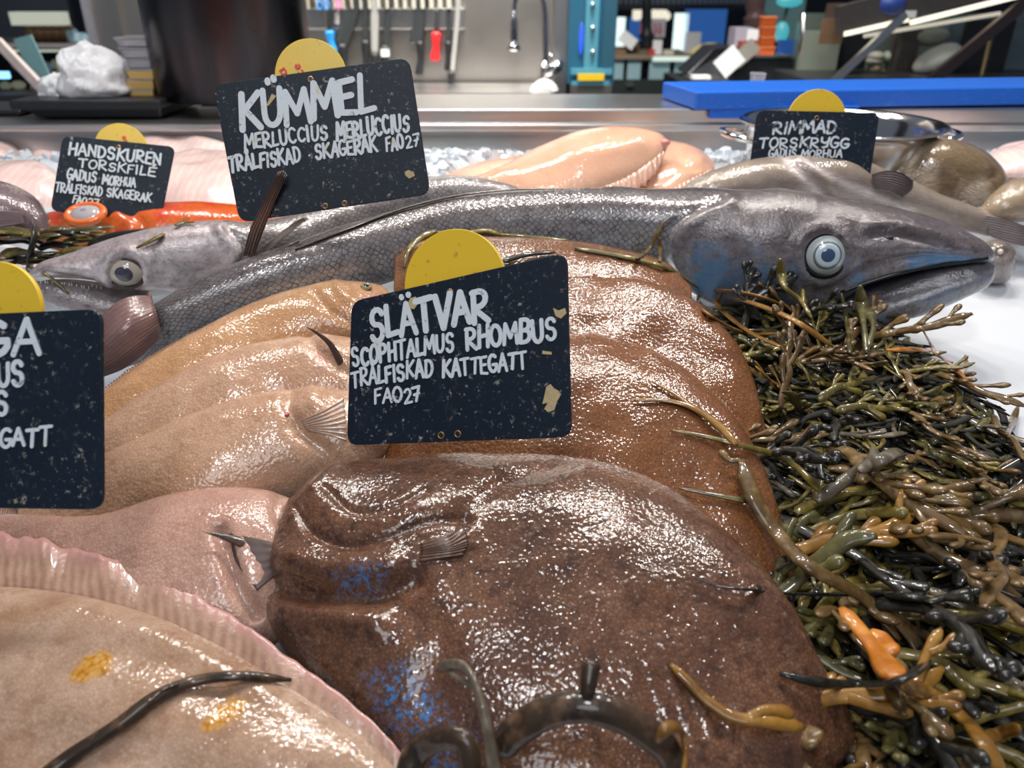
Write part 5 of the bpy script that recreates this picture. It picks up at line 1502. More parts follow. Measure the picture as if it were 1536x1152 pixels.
# small sign at the back left
P_ = Plane(165, 300, 1.12, 12, 22)
s3 = sign(P_, [(94, 203), (263, 220), (240, 335), (75, 316)], 'small dark slate sign headed HANDSKUREN TORSKFILÉ behind the orange fish', (180, 222, 40), [(178, 221)])
text(P_, 'HANDSKUREN', 103, 231, 241, 247, 17, s3, wd=.0050, seed=21)
text(P_, 'TORSKFILÉ', 118, 251, 233, 265, 13, s3, wd=.0050, seed=22)
text(P_, 'GADUS', 100, 269, 144, 274, 15, s3, wd=.0040, seed=23)
text(P_, 'MORHUA', 154, 276, 203, 281, 13, s3, wd=.0040, seed=24)
text(P_, 'TRÅLFISKAD', 83, 287, 153, 294, 13, s3, wd=.0036, seed=25)
text(P_, 'SKAGERAK', 160, 295, 226, 303, 13, s3, wd=.0036, seed=26)
text(P_, 'FAO', 109, 304, 129, 307, 11, s3, wd=.0036, seed=27)
text(P_, '27', 132, 307, 147, 309, 11, s3, wd=.0036, seed=28)
d = [c for c in s3.children if c.name.startswith('price_disc')][0]
PD = Off(P_, -.0036)
text(PD, 'ie', 190, 211, 186, 202, 7, d, 'red_print', M_redprint, .0014, 29, 0)

# sign by the pot
P_ = Plane(1220, 210, 1.09, -4, 16)
s4 = sign(P_, [(1136, 165), (1320, 169), (1302, 285), (1120, 283)], 'small dark slate sign headed RIMMAD TORSKRYGG in front of the steel pot', (1226, 178, 44), [(1225, 177)])
text(P_, 'RIMMAD', 1158, 200, 1253, 199, 18, s4, wd=.0056, seed=31, mat=M_chalkfaint)
text(P_, 'TORSKRYGG', 1138, 221, 1272, 222, 15, s4, wd=.0052, seed=32)
text(P_, 'GADUS', 1152, 236, 1193, 236, 12, s4, wd=.0042, seed=33)
text(P_, 'MORHUA', 1201, 236, 1262, 236, 11, s4, wd=.0040, seed=34)
text(P_, 'RÅLFISKAD', 1134, 251, 1215, 251, 11, s4, wd=.0036, seed=35)

# sign cut off at the left
P_ = Plane(75, 620, .575, -6, 24)
s5 = sign(P_, [(-262, 482), (152, 463), (154, 765), (-262, 758)], 'dark slate sign cut off by the left edge, last line ending EGATT', (-10, 462, 66), [])
text(P_, 'GA', -24, 532, 60, 528, 50, s5, wd=.0074, seed=41, gap=.2)
text(P_, 'US', -2, 580, 38, 578, 36, s5, wd=.0054, seed=42)
text(P_, 'S', -6, 620, 14, 620, 34, s5, wd=.0054, seed=43)
text(P_, 'EGATT', -16, 670, 78, 668, 27, s5, wd=.0050, seed=44)
# ------------------------------------------------------------------ behind the counter
def bx(name, mat, parent, x0, x1, yt, yb, Y, depth, bevel=0.):
    g = G(); box_px(g, x0, x1, yt, yb, Y, depth)
    return g.build(name, mat, parent, smooth=False, bevel=bevel)

# dark column on the ledge
cc = at_y(360, 160, 1.60)
g = G(); g.lathe([(.001, .212), (.146, .212), (.148, .216), (.148, 1.3), (.001, 1.3)], (cc[0], 1.60, 0), 72)
o = g.build('steel_drum', M_dark_steel, None, angle=40); fixn(o)
tagit(o, 'tall dark polished steel drum standing on the ledge left of the large sign', 'drum')

# black tray with bag and tubs
r = thing('tray', at_y(140, 193, 1.5), 'black plastic tray on the ledge holding a white bag and clear tubs', 'tray')
a = at_y(62, 193, 1.47); b = at_y(246, 193, 1.47); zt = at_y(100, 150, 1.46)[2]
g = G()
z0 = .188
g.hexa([(a[0], 1.47, z0), (b[0], 1.47, z0), (b[0], 1.64, z0), (a[0], 1.64, z0), (a[0] - .02, 1.46, zt - .012), (b[0] + .004, 1.46, zt - .012), (b[0] + .004, 1.66, zt - .012), (a[0] - .02, 1.66, zt - .012)])
g.build('tub', M_black, r, smooth=False, bevel=.003)
g = G(); g.box(((a[0] + b[0]) / 2 - .012, 1.56, zt - .008), (b[0] - a[0] + .045, .22, .016)); g.build('rim', M_black, r, smooth=False, bevel=.003)
r = thing('box', at_y(10, 196, 1.5), 'low black plastic box at the far left end of the ledge', 'box')
bx('box_body', M_black, r, -60, 34, 172, 196, 1.50, .12, .003); bx('lid', M_black, r, -62, 32, 165, 172, 1.495, .13, .003)

M_bag = Mat('plastic bag')
M_bag = M_bag.done(M_bag.mix(M_bag.noise(M_bag.obj, 20, 4), (.84, .84, .86), (.96, .96, .97)), .3, 0, M_bag.bump(M_bag.noise(M_bag.obj, 32, 3, .5, 1.), .8, .014), Subsurface_Weight=.4, Subsurface_Radius=(.05, .05, .05), Subsurface_Scale=.6)
def lump_obj(name, px, py, Y, r, mat, label, cat, seed, parent=None, rough=.22, sharp=14):
    c = at_y(px, py, Y)
    g = G(); n, m = 40, 56; P = []
    for i in range(n + 1):
        th = PI * min(max(i / n, .002), .998); row = []
        for a in np.arange(m) * 2 * PI / m:
            d = np.array([math.sin(th) * math.cos(a), math.sin(th) * math.sin(a), -math.cos(th)])
            q = c + d * np.array(r) * (1 + rough * (1 - abs(mnoise.noise(V(d * 1.6 + V((seed, 0, 0)))) * 2.4)) + rough * .5 * mnoise.noise(V(d * 4 + V((0, seed, 0)))))
            q[2] = max(q[2], zt)
            row.append(q)
        P.append(row)
    g.loft(P); o = g.build(name, mat, parent); fixn(o)
    if parent is None: tagit(o, label, cat)
    return o
lump_obj('plastic_bag', 142, 122, 1.53, (.062, .045, .058), M_bag, 'crumpled white plastic bag on the black tray', 'bag', 3)
lump_obj('plastic_bag', 92, 138, 1.55, (.035, .03, .028), M_bag, 'small grey-white crumpled bag left of the larger bag on the tray', 'bag', 9)
M_clear = plain('clear tub plastic', (.80, .78, .84), .15, 0, Transmission_Weight=.55, IOR=1.3)
M_yel = plain('yellow salad', (.80, .52, .16), .5); M_pinkf = plain('pink salad', (.82, .40, .34), .5)
def tub_px(x0, x1, yt, yb, Y, content, label, group, lidm=None, name='plastic_tub'):
    A = at_y(x0, yb, Y); B = at_y(x1, yt, Y)
    w, h = B[0] - A[0], B[2] - A[2]
    r = thing(name, ((A[0] + B[0]) / 2, Y + w / 2, A[2]), label, 'tub', group)
    cx, cy = (A[0] + B[0]) / 2, Y + w / 2
    g = G(); q = w / 2
    g.hexa([(cx - q * .86, cy - q * .86, A[2]), (cx + q * .86, cy - q * .86, A[2]), (cx + q * .86, cy + q * .86, A[2]), (cx - q * .86, cy + q * .86, A[2]),
            (cx - q * .97, cy - q * .97, B[2] - h * .16), (cx + q * .97, cy - q * .97, B[2] - h * .16), (cx + q * .97, cy + q * .97, B[2] - h * .16), (cx - q * .97, cy + q * .97, B[2] - h * .16)])
    g.build('tub_body', content, r, smooth=False, bevel=w * .04)
    g = G(); g.box((cx, cy, B[2] - h * .08), (w, w, h * .16)); g.build('lid', lidm or M_clear, r, smooth=False, bevel=w * .015)
    return r
for k in range(3):
    tub_px(190, 229, 104 + 15 * k, 119 + 15 * k, 1.52, M_yel, 'clear tub of yellow food, %s of the stack of three beside the drum' % ('topmost', 'middle', 'lowest')[k], 'yellow tubs on the tray')
    tub_px(230, 252, 106 + 15 * k, 120 + 15 * k, 1.58, M_pinkf, 'clear tub of pinkish food, %s of the stack against the drum' % ('topmost', 'middle', 'lowest')[k], 'pink tubs on the tray')
for k in range(3):
    x0, x1 = ((172, 232), (180, 240), (186, 238))[k]
    yt, yb = ((56, 71), (72, 88), (88, 103))[k]
    tub_px(x0, x1, yt, yb, 1.53, M_clear, 'empty clear plastic tub, %s of those stacked above the yellow tubs' % ('topmost', 'second', 'third')[k], 'clear tubs on the tray')

# blue cutting board on the ledge
r = thing('cutting_board', at_y(1280, 160, 1.42), 'long bright blue cutting board lying on the ledge at the right', 'board')
A = at_y(1045, 138, 1.39); A2 = at_y(1045, 160, 1.39); B = at_y(1560, 123, 1.43); B2 = at_y(1560, 149, 1.43)
Lf = at_y(1022, 131, 1.50)
zb, ztp = .2125, A[2]
g = G()
xr = B[0] + .2
g.hexa([(A[0], 1.39, zb), (xr, 1.45, zb + .003), (xr, 1.60, zb + .003), (A[0] - .03, 1.55, zb), (A[0], 1.39, ztp), (xr, 1.45, ztp + .005), (xr, 1.60, ztp + .005), (A[0] - .03, 1.55, ztp)])
g.build('board', M_blueboard, r, smooth=False, bevel=.003)
g = G(); A = at_y(1066, 160, 1.40); B = at_y(1200, 175, 1.40)
g.box(((A[0] + B[0]) / 2 + .05, 1.4045, (A[2] + B[2]) / 2 - .001), (B[0] - A[0] + .1, .010, A[2] - B[2] + .004)); g.build('hanging_lip', M_blueboard, r, smooth=False, bevel=.001)

# sink bench and backsplash things
r = thing('sink', at_y(640, 150, 2.75), 'stainless steel sink bench along the backsplash wall', 'sink')
bx('front_edge', M_dark_steel, r, 300, 826, 145, 165, 2.62, .03); bx('bench_top', M_steel, r, 300, 826, 140, 146, 2.62, .30)
bx('cabinet', M_dark_steel, r, 300, 826, 166, 420, 2.64, .28)

YW = 2.955
rk = thing('knife_rack', at_y(580, 45, YW), 'steel magnetic knife rack with white ribbed block on the wall', 'rack')
bx('rail', M_steel, rk, 400, 697, 12, 44, YW - .03, .03, .003)
g = G()
for k in range(22):
    x = 400 + 13.4 * k
    box_px(g, x, x + 9, -60, 13, YW - .045, .045)
g.build('ribbed_block', plain('cream ribs', (.55, .52, .44), .5), rk, smooth=False)
M_blade = plain('knife blade', (.52, .51, .49), .35, .35)
M_dkblade = plain('dark knife blade', (.06, .068, .07), .3, .35)
M_hblack = plain('black handle', (.012, .013, .015), .45)
M_hred = plain('red handle', (.80, .02, .025), .4); M_hblue = plain('blue handle', (.02, .28, .75), .4)
def knife(label, blade, bw, handle, hw, bm=None, hm=None, tip=.5, dy=0.):
    """hung blade up: blade and handle are pixel polylines"""
    Y = YW - .040 - dy
    bp = [at_y(x, y, Y) for x, y in blade]; hp = [at_y(x, y, Y - .004) for x, y in handle]
    s_ = pxsize(bp[0])
    r = thing('kitchen_knife', hp[-1], label, 'knife', 'knives on the wall rack')
    g = G(); c = curve(bp, 20)
    g.tube(c, np.linspace(bw[0], bw[1], 20) * s_ / 2, 8, .10, up=(0, 1, 0)); o = g.build('blade', bm or M_blade, r); fixn(o)
    g = G(); c = curve(hp, 16); u = np.linspace(0, 1, 16)
    g.tube(c, hw * s_ / 2 * (1 + .18 * np.cos(u * 2 * PI)) * np.clip(np.minimum(u * 20 + .6, (1 - u) * 20 + .5), 0, 1), 10, .62, up=(0, 1, 0)); o = g.build('handle', hm or M_hblack, r); fixn(o)
    return r
knife('broad dark cook knife hanging tilted above the large sign', [(542, -20), (528, 25), (510, 70)], (12, 22), [(512, 66), (516, 90), (512, 130)], 13, M_dkblade)
knife('slim knife with black handle, first right of the tilted cook knife', [(547, -20), (547, 62)], (4, 8), [(548, 60), (549, 95), (550, 130)], 11, M_dkblade)
knife('wide pale steel knife between two black-handled knives', [(562, -30), (562, 82)], (13, 11), [(562, 80), (562, 96), (562, 120)], 12)
knife('tapered knife with a white band on its black handle', [(583, -10), (579, 70)], (5, 13), [(578, 68), (576, 96), (574, 125)], 13, M_dkblade)
g = G(); box_px(g, 571, 584, 74, 85, YW - .062, .012); o = g.build('white_band', M_white, [x for x in COL.objects if x.get('label') == 'tapered knife with a white band on its black handle'][0], smooth=False)
knife('wide dark blade with curved black handle, left of the red knife', [(636, -20), (630, 30), (624, 66)], (12, 20), [(629, 62), (631, 85), (628, 114)], 11, M_dkblade)
knife('small knife with bright red handle', [(655, 16), (655, 52)], (4, 7), [(654, 48), (654, 68), (652, 92)], 13, M_dkblade, M_hred)
knife('black-handled knife partly behind the long serrated knife', [(674, -10), (672, 66)], (6, 8), [(672, 62), (672, 90), (671, 106)], 9, M_dkblade)
knife('long pale serrated knife with black handle, last on the rack', [(690, -30), (685, 40), (678, 110)], (8, 7), [(677, 108), (676, 125), (675, 142)], 10, None, None, .5, .016)
knife('small knife with blue handle beside the yellow disc', [(494, 10), (494, 48)], (4, 6), [(494, 46), (496, 60), (500, 80)], 13, M_dkblade, M_hblue)
knife('small knife with pink tip hanging left of the tilted cook knife', [(505, 36), (507, 14)], (8, 5), [(507, 14), (508, 0), (509, -14)], 9, M_blade, plain('pink handle', (.75, .25, .42), .4))
sc_ = thing('scissors', at_y(487, 30, YW - .05), 'brown and blue scissors hanging at the left end of the rack', 'scissors')
g = G(); g.tube([at_y(482, -12, YW - .05), at_y(486, 12, YW - .05), at_y(488, 38, YW - .05)], [.006, .007, .002], 8, .4); g.build('blade', plain('rusty blade', (.20, .10, .06), .4), sc_)
for dx in (-4, 6):
    g = G(); g.tube([at_y(484 + dx + 7 * math.cos(a) * .5, 8 + 6 * math.sin(a), YW - .055) for a in np.linspace(0, 2 * PI, 20)], .003, 6, cap=False); g.build('grip', M_hblue, sc_)

# tap
M_chrome = plain('chrome', (.55, .56, .58), .12, 1.)
tp = thing('kitchen_tap', at_y(817, 120, 2.8), 'chrome gooseneck tap with hanging spray head over the sink', 'tap')
Yt = 2.80
g = G(); g.tube(curve([at_y(818, 122, Yt), at_y(818, 60, Yt), at_y(817, 15, Yt), at_y(810, -8, Yt), at_y(795, -18, Yt), at_y(778, -12, Yt), at_y(772, 4, Yt), at_y(771, 18, Yt)], 60), .0085, 12); g.build('neck', M_chrome, tp)
g = G(); g.tube([at_y(771, y, Yt) for y in (16, 24, 32, 40, 58, 64, 66, 76, 77)], [.006, .007, .012, .011, .013, .010, .018, .022, .004], 14); g.build('spray_head', M_chrome, tp)
g = G(); g.tube([at_y(816, 112, Yt), at_y(830, 103, Yt - .01), at_y(844, 96, Yt - .02)], [.021, .021, .018], 14); g.build('mixer', M_chrome, tp)
g = G(); g.tube([at_y(832, 98, Yt), at_y(825, 80, Yt)], [.004, .003], 8); g.build('lever', M_chrome, tp)
g = G(); g.tube([at_y(817, 92, Yt), at_y(816, 140, Yt)], .012, 12); g.build('base', M_chrome, tp)
g = G()
for k in range(13):
    a = math.radians(20 + 140 * k / 12)
    c0 = at_y(816, 142, 2.70)
    g.tube([c0, c0 + np.array([math.cos(a) * .03, -.006, math.sin(a) * .03]), c0 + np.array([math.cos(a) * .048, 0, math.sin(a) * .048])], [.004, .008, .005], 6, .6)
tagit(g.build('scallop_shell', plain('shell white', (.82, .80, .78), .5), None), 'white fan-shaped scallop shell below the tap', 'shell')

# --- far market hall, right of the corner post
def emit(name, col, s):
    m = Mat(name); return m.done((0.02, .02, .02), .5, 0, Emission_Color=(*col, 1), Emission_Strength=s)
M_glassdk = plain('dark glass', (.02, .035, .04), .08)
M_cyan = plain('pale blue frame', (.09, .30, .40), .35); M_bluegl = plain('blue glass', (.03, .12, .2), .1)
r = thing('display_cabinet', at_y(887, 150, 2.75), 'tall narrow glass cabinet with pale blue frame beside the corner post', 'cabinet')
bx('cabinet_body', M_bluegl, r, 857, 920, -60, 126, 2.80, .25); bx('blue_rail', M_cyan, r, 882, 895, -60, 110, 2.785, .012); bx('side_frame', plain('dark blue frame', (.03, .10, .15), .3), r, 910, 919, -60, 128, 2.785, .012)
bx('sill', M_cyan, r, 857, 918, 103, 112, 2.78, .015); bx('lower_sill', M_cyan, r, 857, 914, 122, 128, 2.78, .015); bx('yellow_tag', plain('yellow tag', (.85, .55, .02), .4), r, 867, 906, 111, 121, 2.772, .006)
bx('plinth', grainy('grey plinth', (.08, .07, .065), .5), r, 856, 916, 128, 162, 2.78, .26)
for yy in (7, 42, 78):
    g = G(); g.ball(at_y(889, yy, 2.782), .008, 6, 10); g.build('bolt', M_steel, r)
g = G(); g.ball(at_y(872, 58, 2.796), (.008, .006, .05), 8, 12); g.build('blue_lamp', emit('blue lamp', (.02, .12, .9), 1.2), r)

M_win = emit('lit window', (.75, .92, .90), 1.3); M_winb = emit('blue lit window', (.02, .10, .35), .8)
YF = 6.2
for i, (x0, x1, yt, yb, mt, lb) in enumerate([(921, 936, 26, 70, M_win, 'narrow pale lit window right of the glass cabinet'), (945, 962, 26, 62, M_winb, 'blue lit window left of the black turned post'), (1014, 1028, 20, 84, M_win, 'pale lit window strip left of the dark blue window'), (1030, 1085, 14, 72, M_winb, 'wide dark blue shop window behind the register'), (1155, 1200, -30, 60, emit('glowing teal wall', (.06, .12, .12), .8), 'teal green lit wall area behind the turned column')]):  # last entry is a wall area, its light put in as glow
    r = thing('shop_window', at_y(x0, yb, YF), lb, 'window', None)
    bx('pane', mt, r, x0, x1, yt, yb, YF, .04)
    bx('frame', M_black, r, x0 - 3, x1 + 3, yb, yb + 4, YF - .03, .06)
M_valance_glow = emit('glowing valance', (1., .93, .75), .9)  # awning is no lamp: the light on it is put in as emission
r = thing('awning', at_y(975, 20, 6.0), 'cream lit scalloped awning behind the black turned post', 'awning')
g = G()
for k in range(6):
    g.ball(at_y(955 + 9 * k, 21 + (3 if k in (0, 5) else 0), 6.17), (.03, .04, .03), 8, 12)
g.build('valance', M_valance_glow, r); bx('rail', M_valance_glow, r, 950, 1000, 15, 30, 6.19, .03)
r = thing('notice', at_y(980, 55, 5.06), 'white paper notice with red print hanging behind the black post', 'notice')
bx('paper', plain('notice paper', (.75, .72, .74), .6), r, 961, 997, 28, 56, 5.06, .01)
g = G()
for yy in (35, 40, 45, 50): 
    for xx in (965, 973, 981, 988): box_px(g, xx, xx + 6 - (yy % 3), yy, yy + 2.4, 5.055, .004)
g.build('red_print', plain('notice red', (.6, .05, .08), .6), r, smooth=False)
bx('red_border', plain('notice border', (.55, .15, .2), .6), r, 961, 964, 28, 56, 5.056, .005)
g = G(); c = at_y(970, 60, 5.0)
pts = [at_y(970, y, 5.0) for y in (100, 92, 86, 80, 72, 66, 60, 54, 48, 40, 30, 10, -40)]
g.tube(pts, [.045, .05, .03, .055, .035, .05, .03, .05, .03, .025, .03, .028, .03], 14)
tagit(g.build('turned_post', M_black), 'black turned wooden post in front of the paper notice', 'post')
g = G(); pts = [at_y(1133, y, 4.2) for y in (95, 60, 45, 42, 38, 34, 30, 26, 22, 18, 10, -60)]
g.tube(pts, [.04, .042, .042, .055, .04, .06, .045, .06, .045, .04, .046, .048], 18)
tagit(g.build('turned_column', grainy('purple brown wood', (.14, .08, .075), .4)), 'ringed brownish column right of the register, left of the orange tubs', 'column')
r = thing('lattice', at_y(1000, 5, 6.6), 'dark wooden lattice with pale gaps along the top of the hall', 'lattice')
bx('panel', M_black, r, 900, 1140, -30, 14, 6.6, .03)
g = G()
for k in range(24): box_px(g, 930 + 8 * k, 933 + 8 * k, -20, 6, 6.59, .01)
g.build('slat', plain('pale slats', (.22, .24, .28), .6), r, smooth=False)
# dark counter across the hall with boxes and papers
r = thing('shop_counter', at_y(985, 160, 4.4), 'dark shop counter across the hall with glass front', 'counter')
bx('counter_base', grainy('dark green counter', (.015, .022, .022), .5), r, 915, 1110, 120, 190, 4.4, .5); bx('counter_top', grainy('wood counter top', (.22, .17, .11), .5), r, 917, 1045, 84, 89, 4.38, .5)
for i, (x0, x1) in enumerate(((918, 934), (942, 960), (975, 1003), (1013, 1040))):
    bx('glass_panel', plain('pale blue panel %d' % i, (.28, .42, .46), .2), r, x0, x1, 90, 119, 4.40, .02)
bx('light_strip', emit('counter strip', (.8, .95, .85), .9), r, 980, 1040, 85, 92, 4.37, .02)
bx('handle', M_steel, r, 940, 950, 125, 130, 4.38, .02)
M_cardb = grainy('cardboard', (.20, .115, .06), .7)
def item(name, label, cat, mat, *a, group=None, **k):
    o = bx(name, mat, None, *a, **k); return tagit(o, label, cat, group)
item('cardboard_box', 'brown cardboard box on the far counter left of the black post', 'box', M_cardb, 920, 938, 74, 84, 4.5, .12)
item('cardboard_box', 'darker brown box just left of the black turned post', 'box', grainy('dark card', (.10, .05, .03), .7), 944, 958, 66, 84, 4.55, .12)
g = G(); c = at_y(942, 60, 4.5); g.box(c, (.09, .012, .06), Matrix.Rotation(.6, 3, 'Y')); tagit(g.build('paper_sheet', M_white, None, smooth=False), 'white folded paper tilted above the cardboard boxes', 'paper')
item('paper_card', 'small white card standing right of the black post', 'card', M_white, 980, 992, 60, 82, 4.5, .01)
item('paper_card', 'pale grey card standing in front of the dark blue window', 'card', plain('grey card', (.5, .5, .52), .6), 1030, 1049, 48, 80, 4.5, .01)
item('red_cup', 'small red item right of the black post', 'cup', plain('red cup', (.5, .05, .05), .4), 974, 982, 74, 83, 4.45, .05)
item('pale_bowl', 'small cream bowl on the far counter', 'bowl', plain('cream bowl', (.62, .58, .48), .5), 997, 1010, 76, 84, 4.45, .08)
lp = at_y(1058, 76, 4.3)
g = G(); g.ball(lp, (.085, .06, .035), 10, 18, Matrix.Rotation(-.2, 3, 'Y')); tagit(g.build('bread_loaf', plain('yellowish loaf', (.62, .53, .26), .6)), 'pale yellow wrapped loaf on the counter near the register', 'bread')
# register and papers
r = thing('cash_register', at_y(1110, 130, 3.0), 'black cash register with angled screen behind the blue board', 'register')
g = G(); A, B, C_, D = at_y(1030, 112, 3.0), at_y(1072, 72, 3.05), at_y(1100, 70, 3.1), at_y(1080, 125, 3.0)
g.hexa([A, D, D + np.array([0, .2, 0]), A + np.array([0, .2, 0]), B, C_, C_ + np.array([0, .2, 0]), B + np.array([0, .2, 0])]); g.build('screen', M_black, r, smooth=False, bevel=.004)
bx('stand', M_black, r, 1026, 1140, 126, 330, 2.86, .4)
bx('base', grainy('dark register', (.02, .022, .026), .45), r, 1085, 1188, 86, 126, 2.95, .3, .006); bx('top_edge', M_steel, r, 1130, 1188, 83, 87, 2.94, .3)
g = G(); c = at_y(1094, 92, 2.9)
g.box(c, (.085, .004, .07), Matrix.Rotation(-.75, 3, 'Y') @ Matrix.Rotation(-.2, 3, 'X')); tagit(g.build('receipt', M_white, None, smooth=False), 'white printed slip sticking out left of the register', 'paper')
g = G(); c = at_y(1118, 80, 2.93); g.box(c, (.09, .004, .05), Matrix.Rotation(-.75, 3, 'Y') @ Matrix.Rotation(-.2, 3, 'X')); tagit(g.build('clipboard', grainy('grey clip', (.25, .23, .2), .5), None, smooth=False), 'greyish board tucked behind the white printed slip', 'board')
for k in range(4):
    y0 = 25 + 15 * k
    tub_px(1143 - k, 1167 - k, y0, y0 + 14, 2.96, grainy('orange roe', (.62, .11, .02), .4, .2, 90) if k == 0 else bpy.data.materials['orange roe'], 'orange plastic tub, %s of the stack of four on the register' % ('topmost', 'second', 'third', 'lowest')[k], 'orange tubs on the register', plain('orange lid', (.75, .24, .10), .3) if k == 0 else bpy.data.materials['orange lid'])
M_basket = plain('clear basket', (.42, .38, .46), .3)
r = thing('basket', at_y(1115, 66, 3.2), 'clear plastic basket with mixed small packs behind the register', 'basket')
bx('basket_body', M_basket, r, 1104, 1128, 42, 70, 3.2, .1); bx('pack', plain('red brown pack', (.28, .07, .05), .5), r, 1112, 1142, 62, 74, 3.15, .05); bx('label_card', M_white, r, 1122, 1138, 44, 60, 3.16, .01)
tub_px(1128, 1150, 110, 130, 1.62, M_clear, 'small clear plastic tub standing behind the blue board', None)
item('foam_tray', 'white foam tray lying behind the blue board', 'tray', M_white, 1150, 1262, 125, 130, 1.56, .02)
item('metal_tray', 'shallow metal tray with pale scraps left of the register', 'tray', M_steel, 1036, 1092, 119, 126, 2.87, .15)
item('paper_scraps', 'pale crumpled paper scraps on the metal tray', 'paper', M_white, 1040, 1066, 114, 119, 2.90, .05)
# bright teal plastic bag pieces behind the orange tubs, their sheen put in as glow
M_teal = emit('teal sheen', (.06, .50, .56), .8)
r = thing('teal_pieces', at_y(1172, 84, 3.12), 'two bright turquoise plastic pieces with added glow behind the orange tubs', 'lamp')
for x, y, rx, rz in ((1172, 48, .026, .036), (1184, 2, .048, .02)):
    g = G(); g.ball(at_y(x, y, 3.12), (rx, .03, rz), 10, 16); g.build('teal_piece', M_teal, r)
g = G(); g.tube([at_y(1170, 84, 3.12), at_y(1170, 48, 3.12), at_y(1184, 2, 3.12)], .006, 8); g.build('pole', M_black, r)
item('scale_display', 'dark scale display with a blue edge right of the orange tubs', 'screen', plain('blue screen', (.02, .08, .3), .2), 1172, 1198, 60, 84, 3.05, .04)
# glass deli counter on the right
r = thing('deli_case', at_y(1380, 125, 2.35), 'glass deli case at the top right with slanted metal bars and light strips', 'case')
Yd = 2.5
M_green = grainy('greenish glass', (.10, .13, .11), .15, .4, 4)
M_beam = grainy('dark brown beam', (.06, .052, .05), .4)
bx('case_back', M_green, r, 1205, 1640, 20, 150, Yd + .5, .05)
bx('case_floor', grainy('dark case floor', (.02, .02, .02), .4), r, 1216, 1640, 121, 140, Yd - .05, .36)
def bar(x0, y0, x1, y1, Y0, Y1, w, name, mat, d=.02):
    g = G(); A, B = at_y(x0, y0, Y0), at_y(x1, y1, Y1)
    dd = V(B - A).normalized(); up = V((0, 1, 0)); s_ = dd.cross(up).normalized(); u_ = s_.cross(dd)
    ps = []
    for c in (A, B):
        c = V(c)
        ps += [c - s_ * w - u_ * d, c + s_ * w - u_ * d, c + s_ * w + u_ * d, c - s_ * w + u_ * d]
    g.hexa([tuple(q) for q in ps]); o = g.build(name, mat, r, smooth=False); fixn(o); return o
bar(1256, 32, 1640, -66, Yd, Yd, .040, 'top_beam', M_beam)
bar(1266, 51, 1362, 29, Yd - .02, Yd - .02, .006, 'light_strip', emit('tube light', (1., .93, .72), 1.6), .006)
bar(1366, 34, 1600, -24, Yd - .02, Yd - .02, .006, 'light_strip', bpy.data.materials['tube light'], .006)
bar(1296, 54, 1500, 20, Yd + .2, Yd + .2, .005, 'light_strip', emit('dim tube', (1., .93, .75), .6), .006)
bar(1248, 124, 1358, 22, Yd - .12, Yd - .06, .010, 'slanted_bar', M_steel, .008)
bar(1394, 124, 1550, -6, Yd - .16, Yd - .06, .016, 'slanted_bar', brushed('bronze bar', (.16, .11, .10), .3), .008)
bx('divider', M_beam, r, 1346, 1352, 40, 122, Yd + .25, .03); bx('divider', M_beam, r, 1360, 1367, 30, 122, Yd + .22, .03)
bx('dark_panel', plain('dark case panel', (.012, .014, .016), .3), r, 1262, 1292, 48, 124, Yd + .3, .03)
bx('dark_panel', bpy.data.materials['dark case panel'], r, 1456, 1500, 30, 124, Yd + .2, .03)
bx('blue_panel', plain('grey blue panel', (.10, .14, .17), .25), r, 1426, 1462, 30, 124, Yd + .3, .03)
bx('blue_panel', bpy.data.materials['grey blue panel'], r, 1516, 1640, 20, 124, Yd + .3, .03)
bx('glass_side', plain('pale green glass', (.26, .29, .24), .12), r, 1208, 1250, 46, 124, Yd + .28, .03)
g = G()
for k in range(16): g.ball(at_y(1490 - 1.2 * k, 40 + 5 * k, Yd + .1), .008, 6, 8)
g.build('chain', plain('gold chain', (.30, .22, .12), .3, .8), r)
bx('price_tag', M_white, r, 1360, 1373, 16, 27, Yd - .05, .005)
bx('cardboard_sign', M_cardb, r, 1235, 1262, 28, 66, Yd + .1, .01)
rr = random.Random(3)
M_cloth = plain('crumpled paper', (.55, .55, .50), .6)
g = G(); g.ball(at_y(1405, 88, Yd + .18), (.075, .06, .035), 12, 18, Matrix.Rotation(-.5, 3, 'Y')); tagit(g.build('paper_wrap', M_cloth), 'crumpled pale wrapping paper inside the glass case', 'paper')
g = G(); g.ball(at_y(1393, 54, Yd + .25), (.065, .05, .03), 12, 18); tagit(g.build('paper_wrap', plain('greenish wrap', (.30, .33, .28), .5)), 'greyish wrapped lump high in the glass case', 'paper')
for k in range(9):
    x, y = 1300 + rr.uniform(0, 48), 84 + rr.uniform(0, 34)
    g = G(); g.ball(at_y(x, y, Yd + .28), (rr.uniform(.015, .03), .03, rr.uniform(.012, .022)), 8, 12)
    o = g.build('food_parcel', plain('food %d' % k, [(.30, .25, .14), (.22, .26, .20), (.34, .32, .28), (.28, .14, .08)][k % 4], .5))
    tagit(o, 'small blurred food parcel in the left half of the glass case', 'parcel', 'food parcels in the glass case')
item('crate', 'dark brown crate standing on the glass case', 'crate', grainy('crate brown', (.07, .04, .03), .6), 1262, 1318, 6, 32, Yd + .1, .12)
item('white_box', 'white box on top of the glass case at the top edge', 'box', M_white, 1372, 1440, -20, 8, Yd + .1, .12)
g = G(); g.ball(at_y(1335, 6, Yd), (.045, .04, .035), 10, 16); tagit(g.build('blue_bag', plain('blue bag', (.03, .07, .30), .4)), 'small blue and red bag on the glass case', 'bag')
g = G(); g.tube([at_y(1203, 90, 2.8), at_y(1206, 20, 2.8)], .010, 10); tagit(g.build('steel_pole', M_steel), 'thin steel pole standing between the register and the glass case', 'pole')
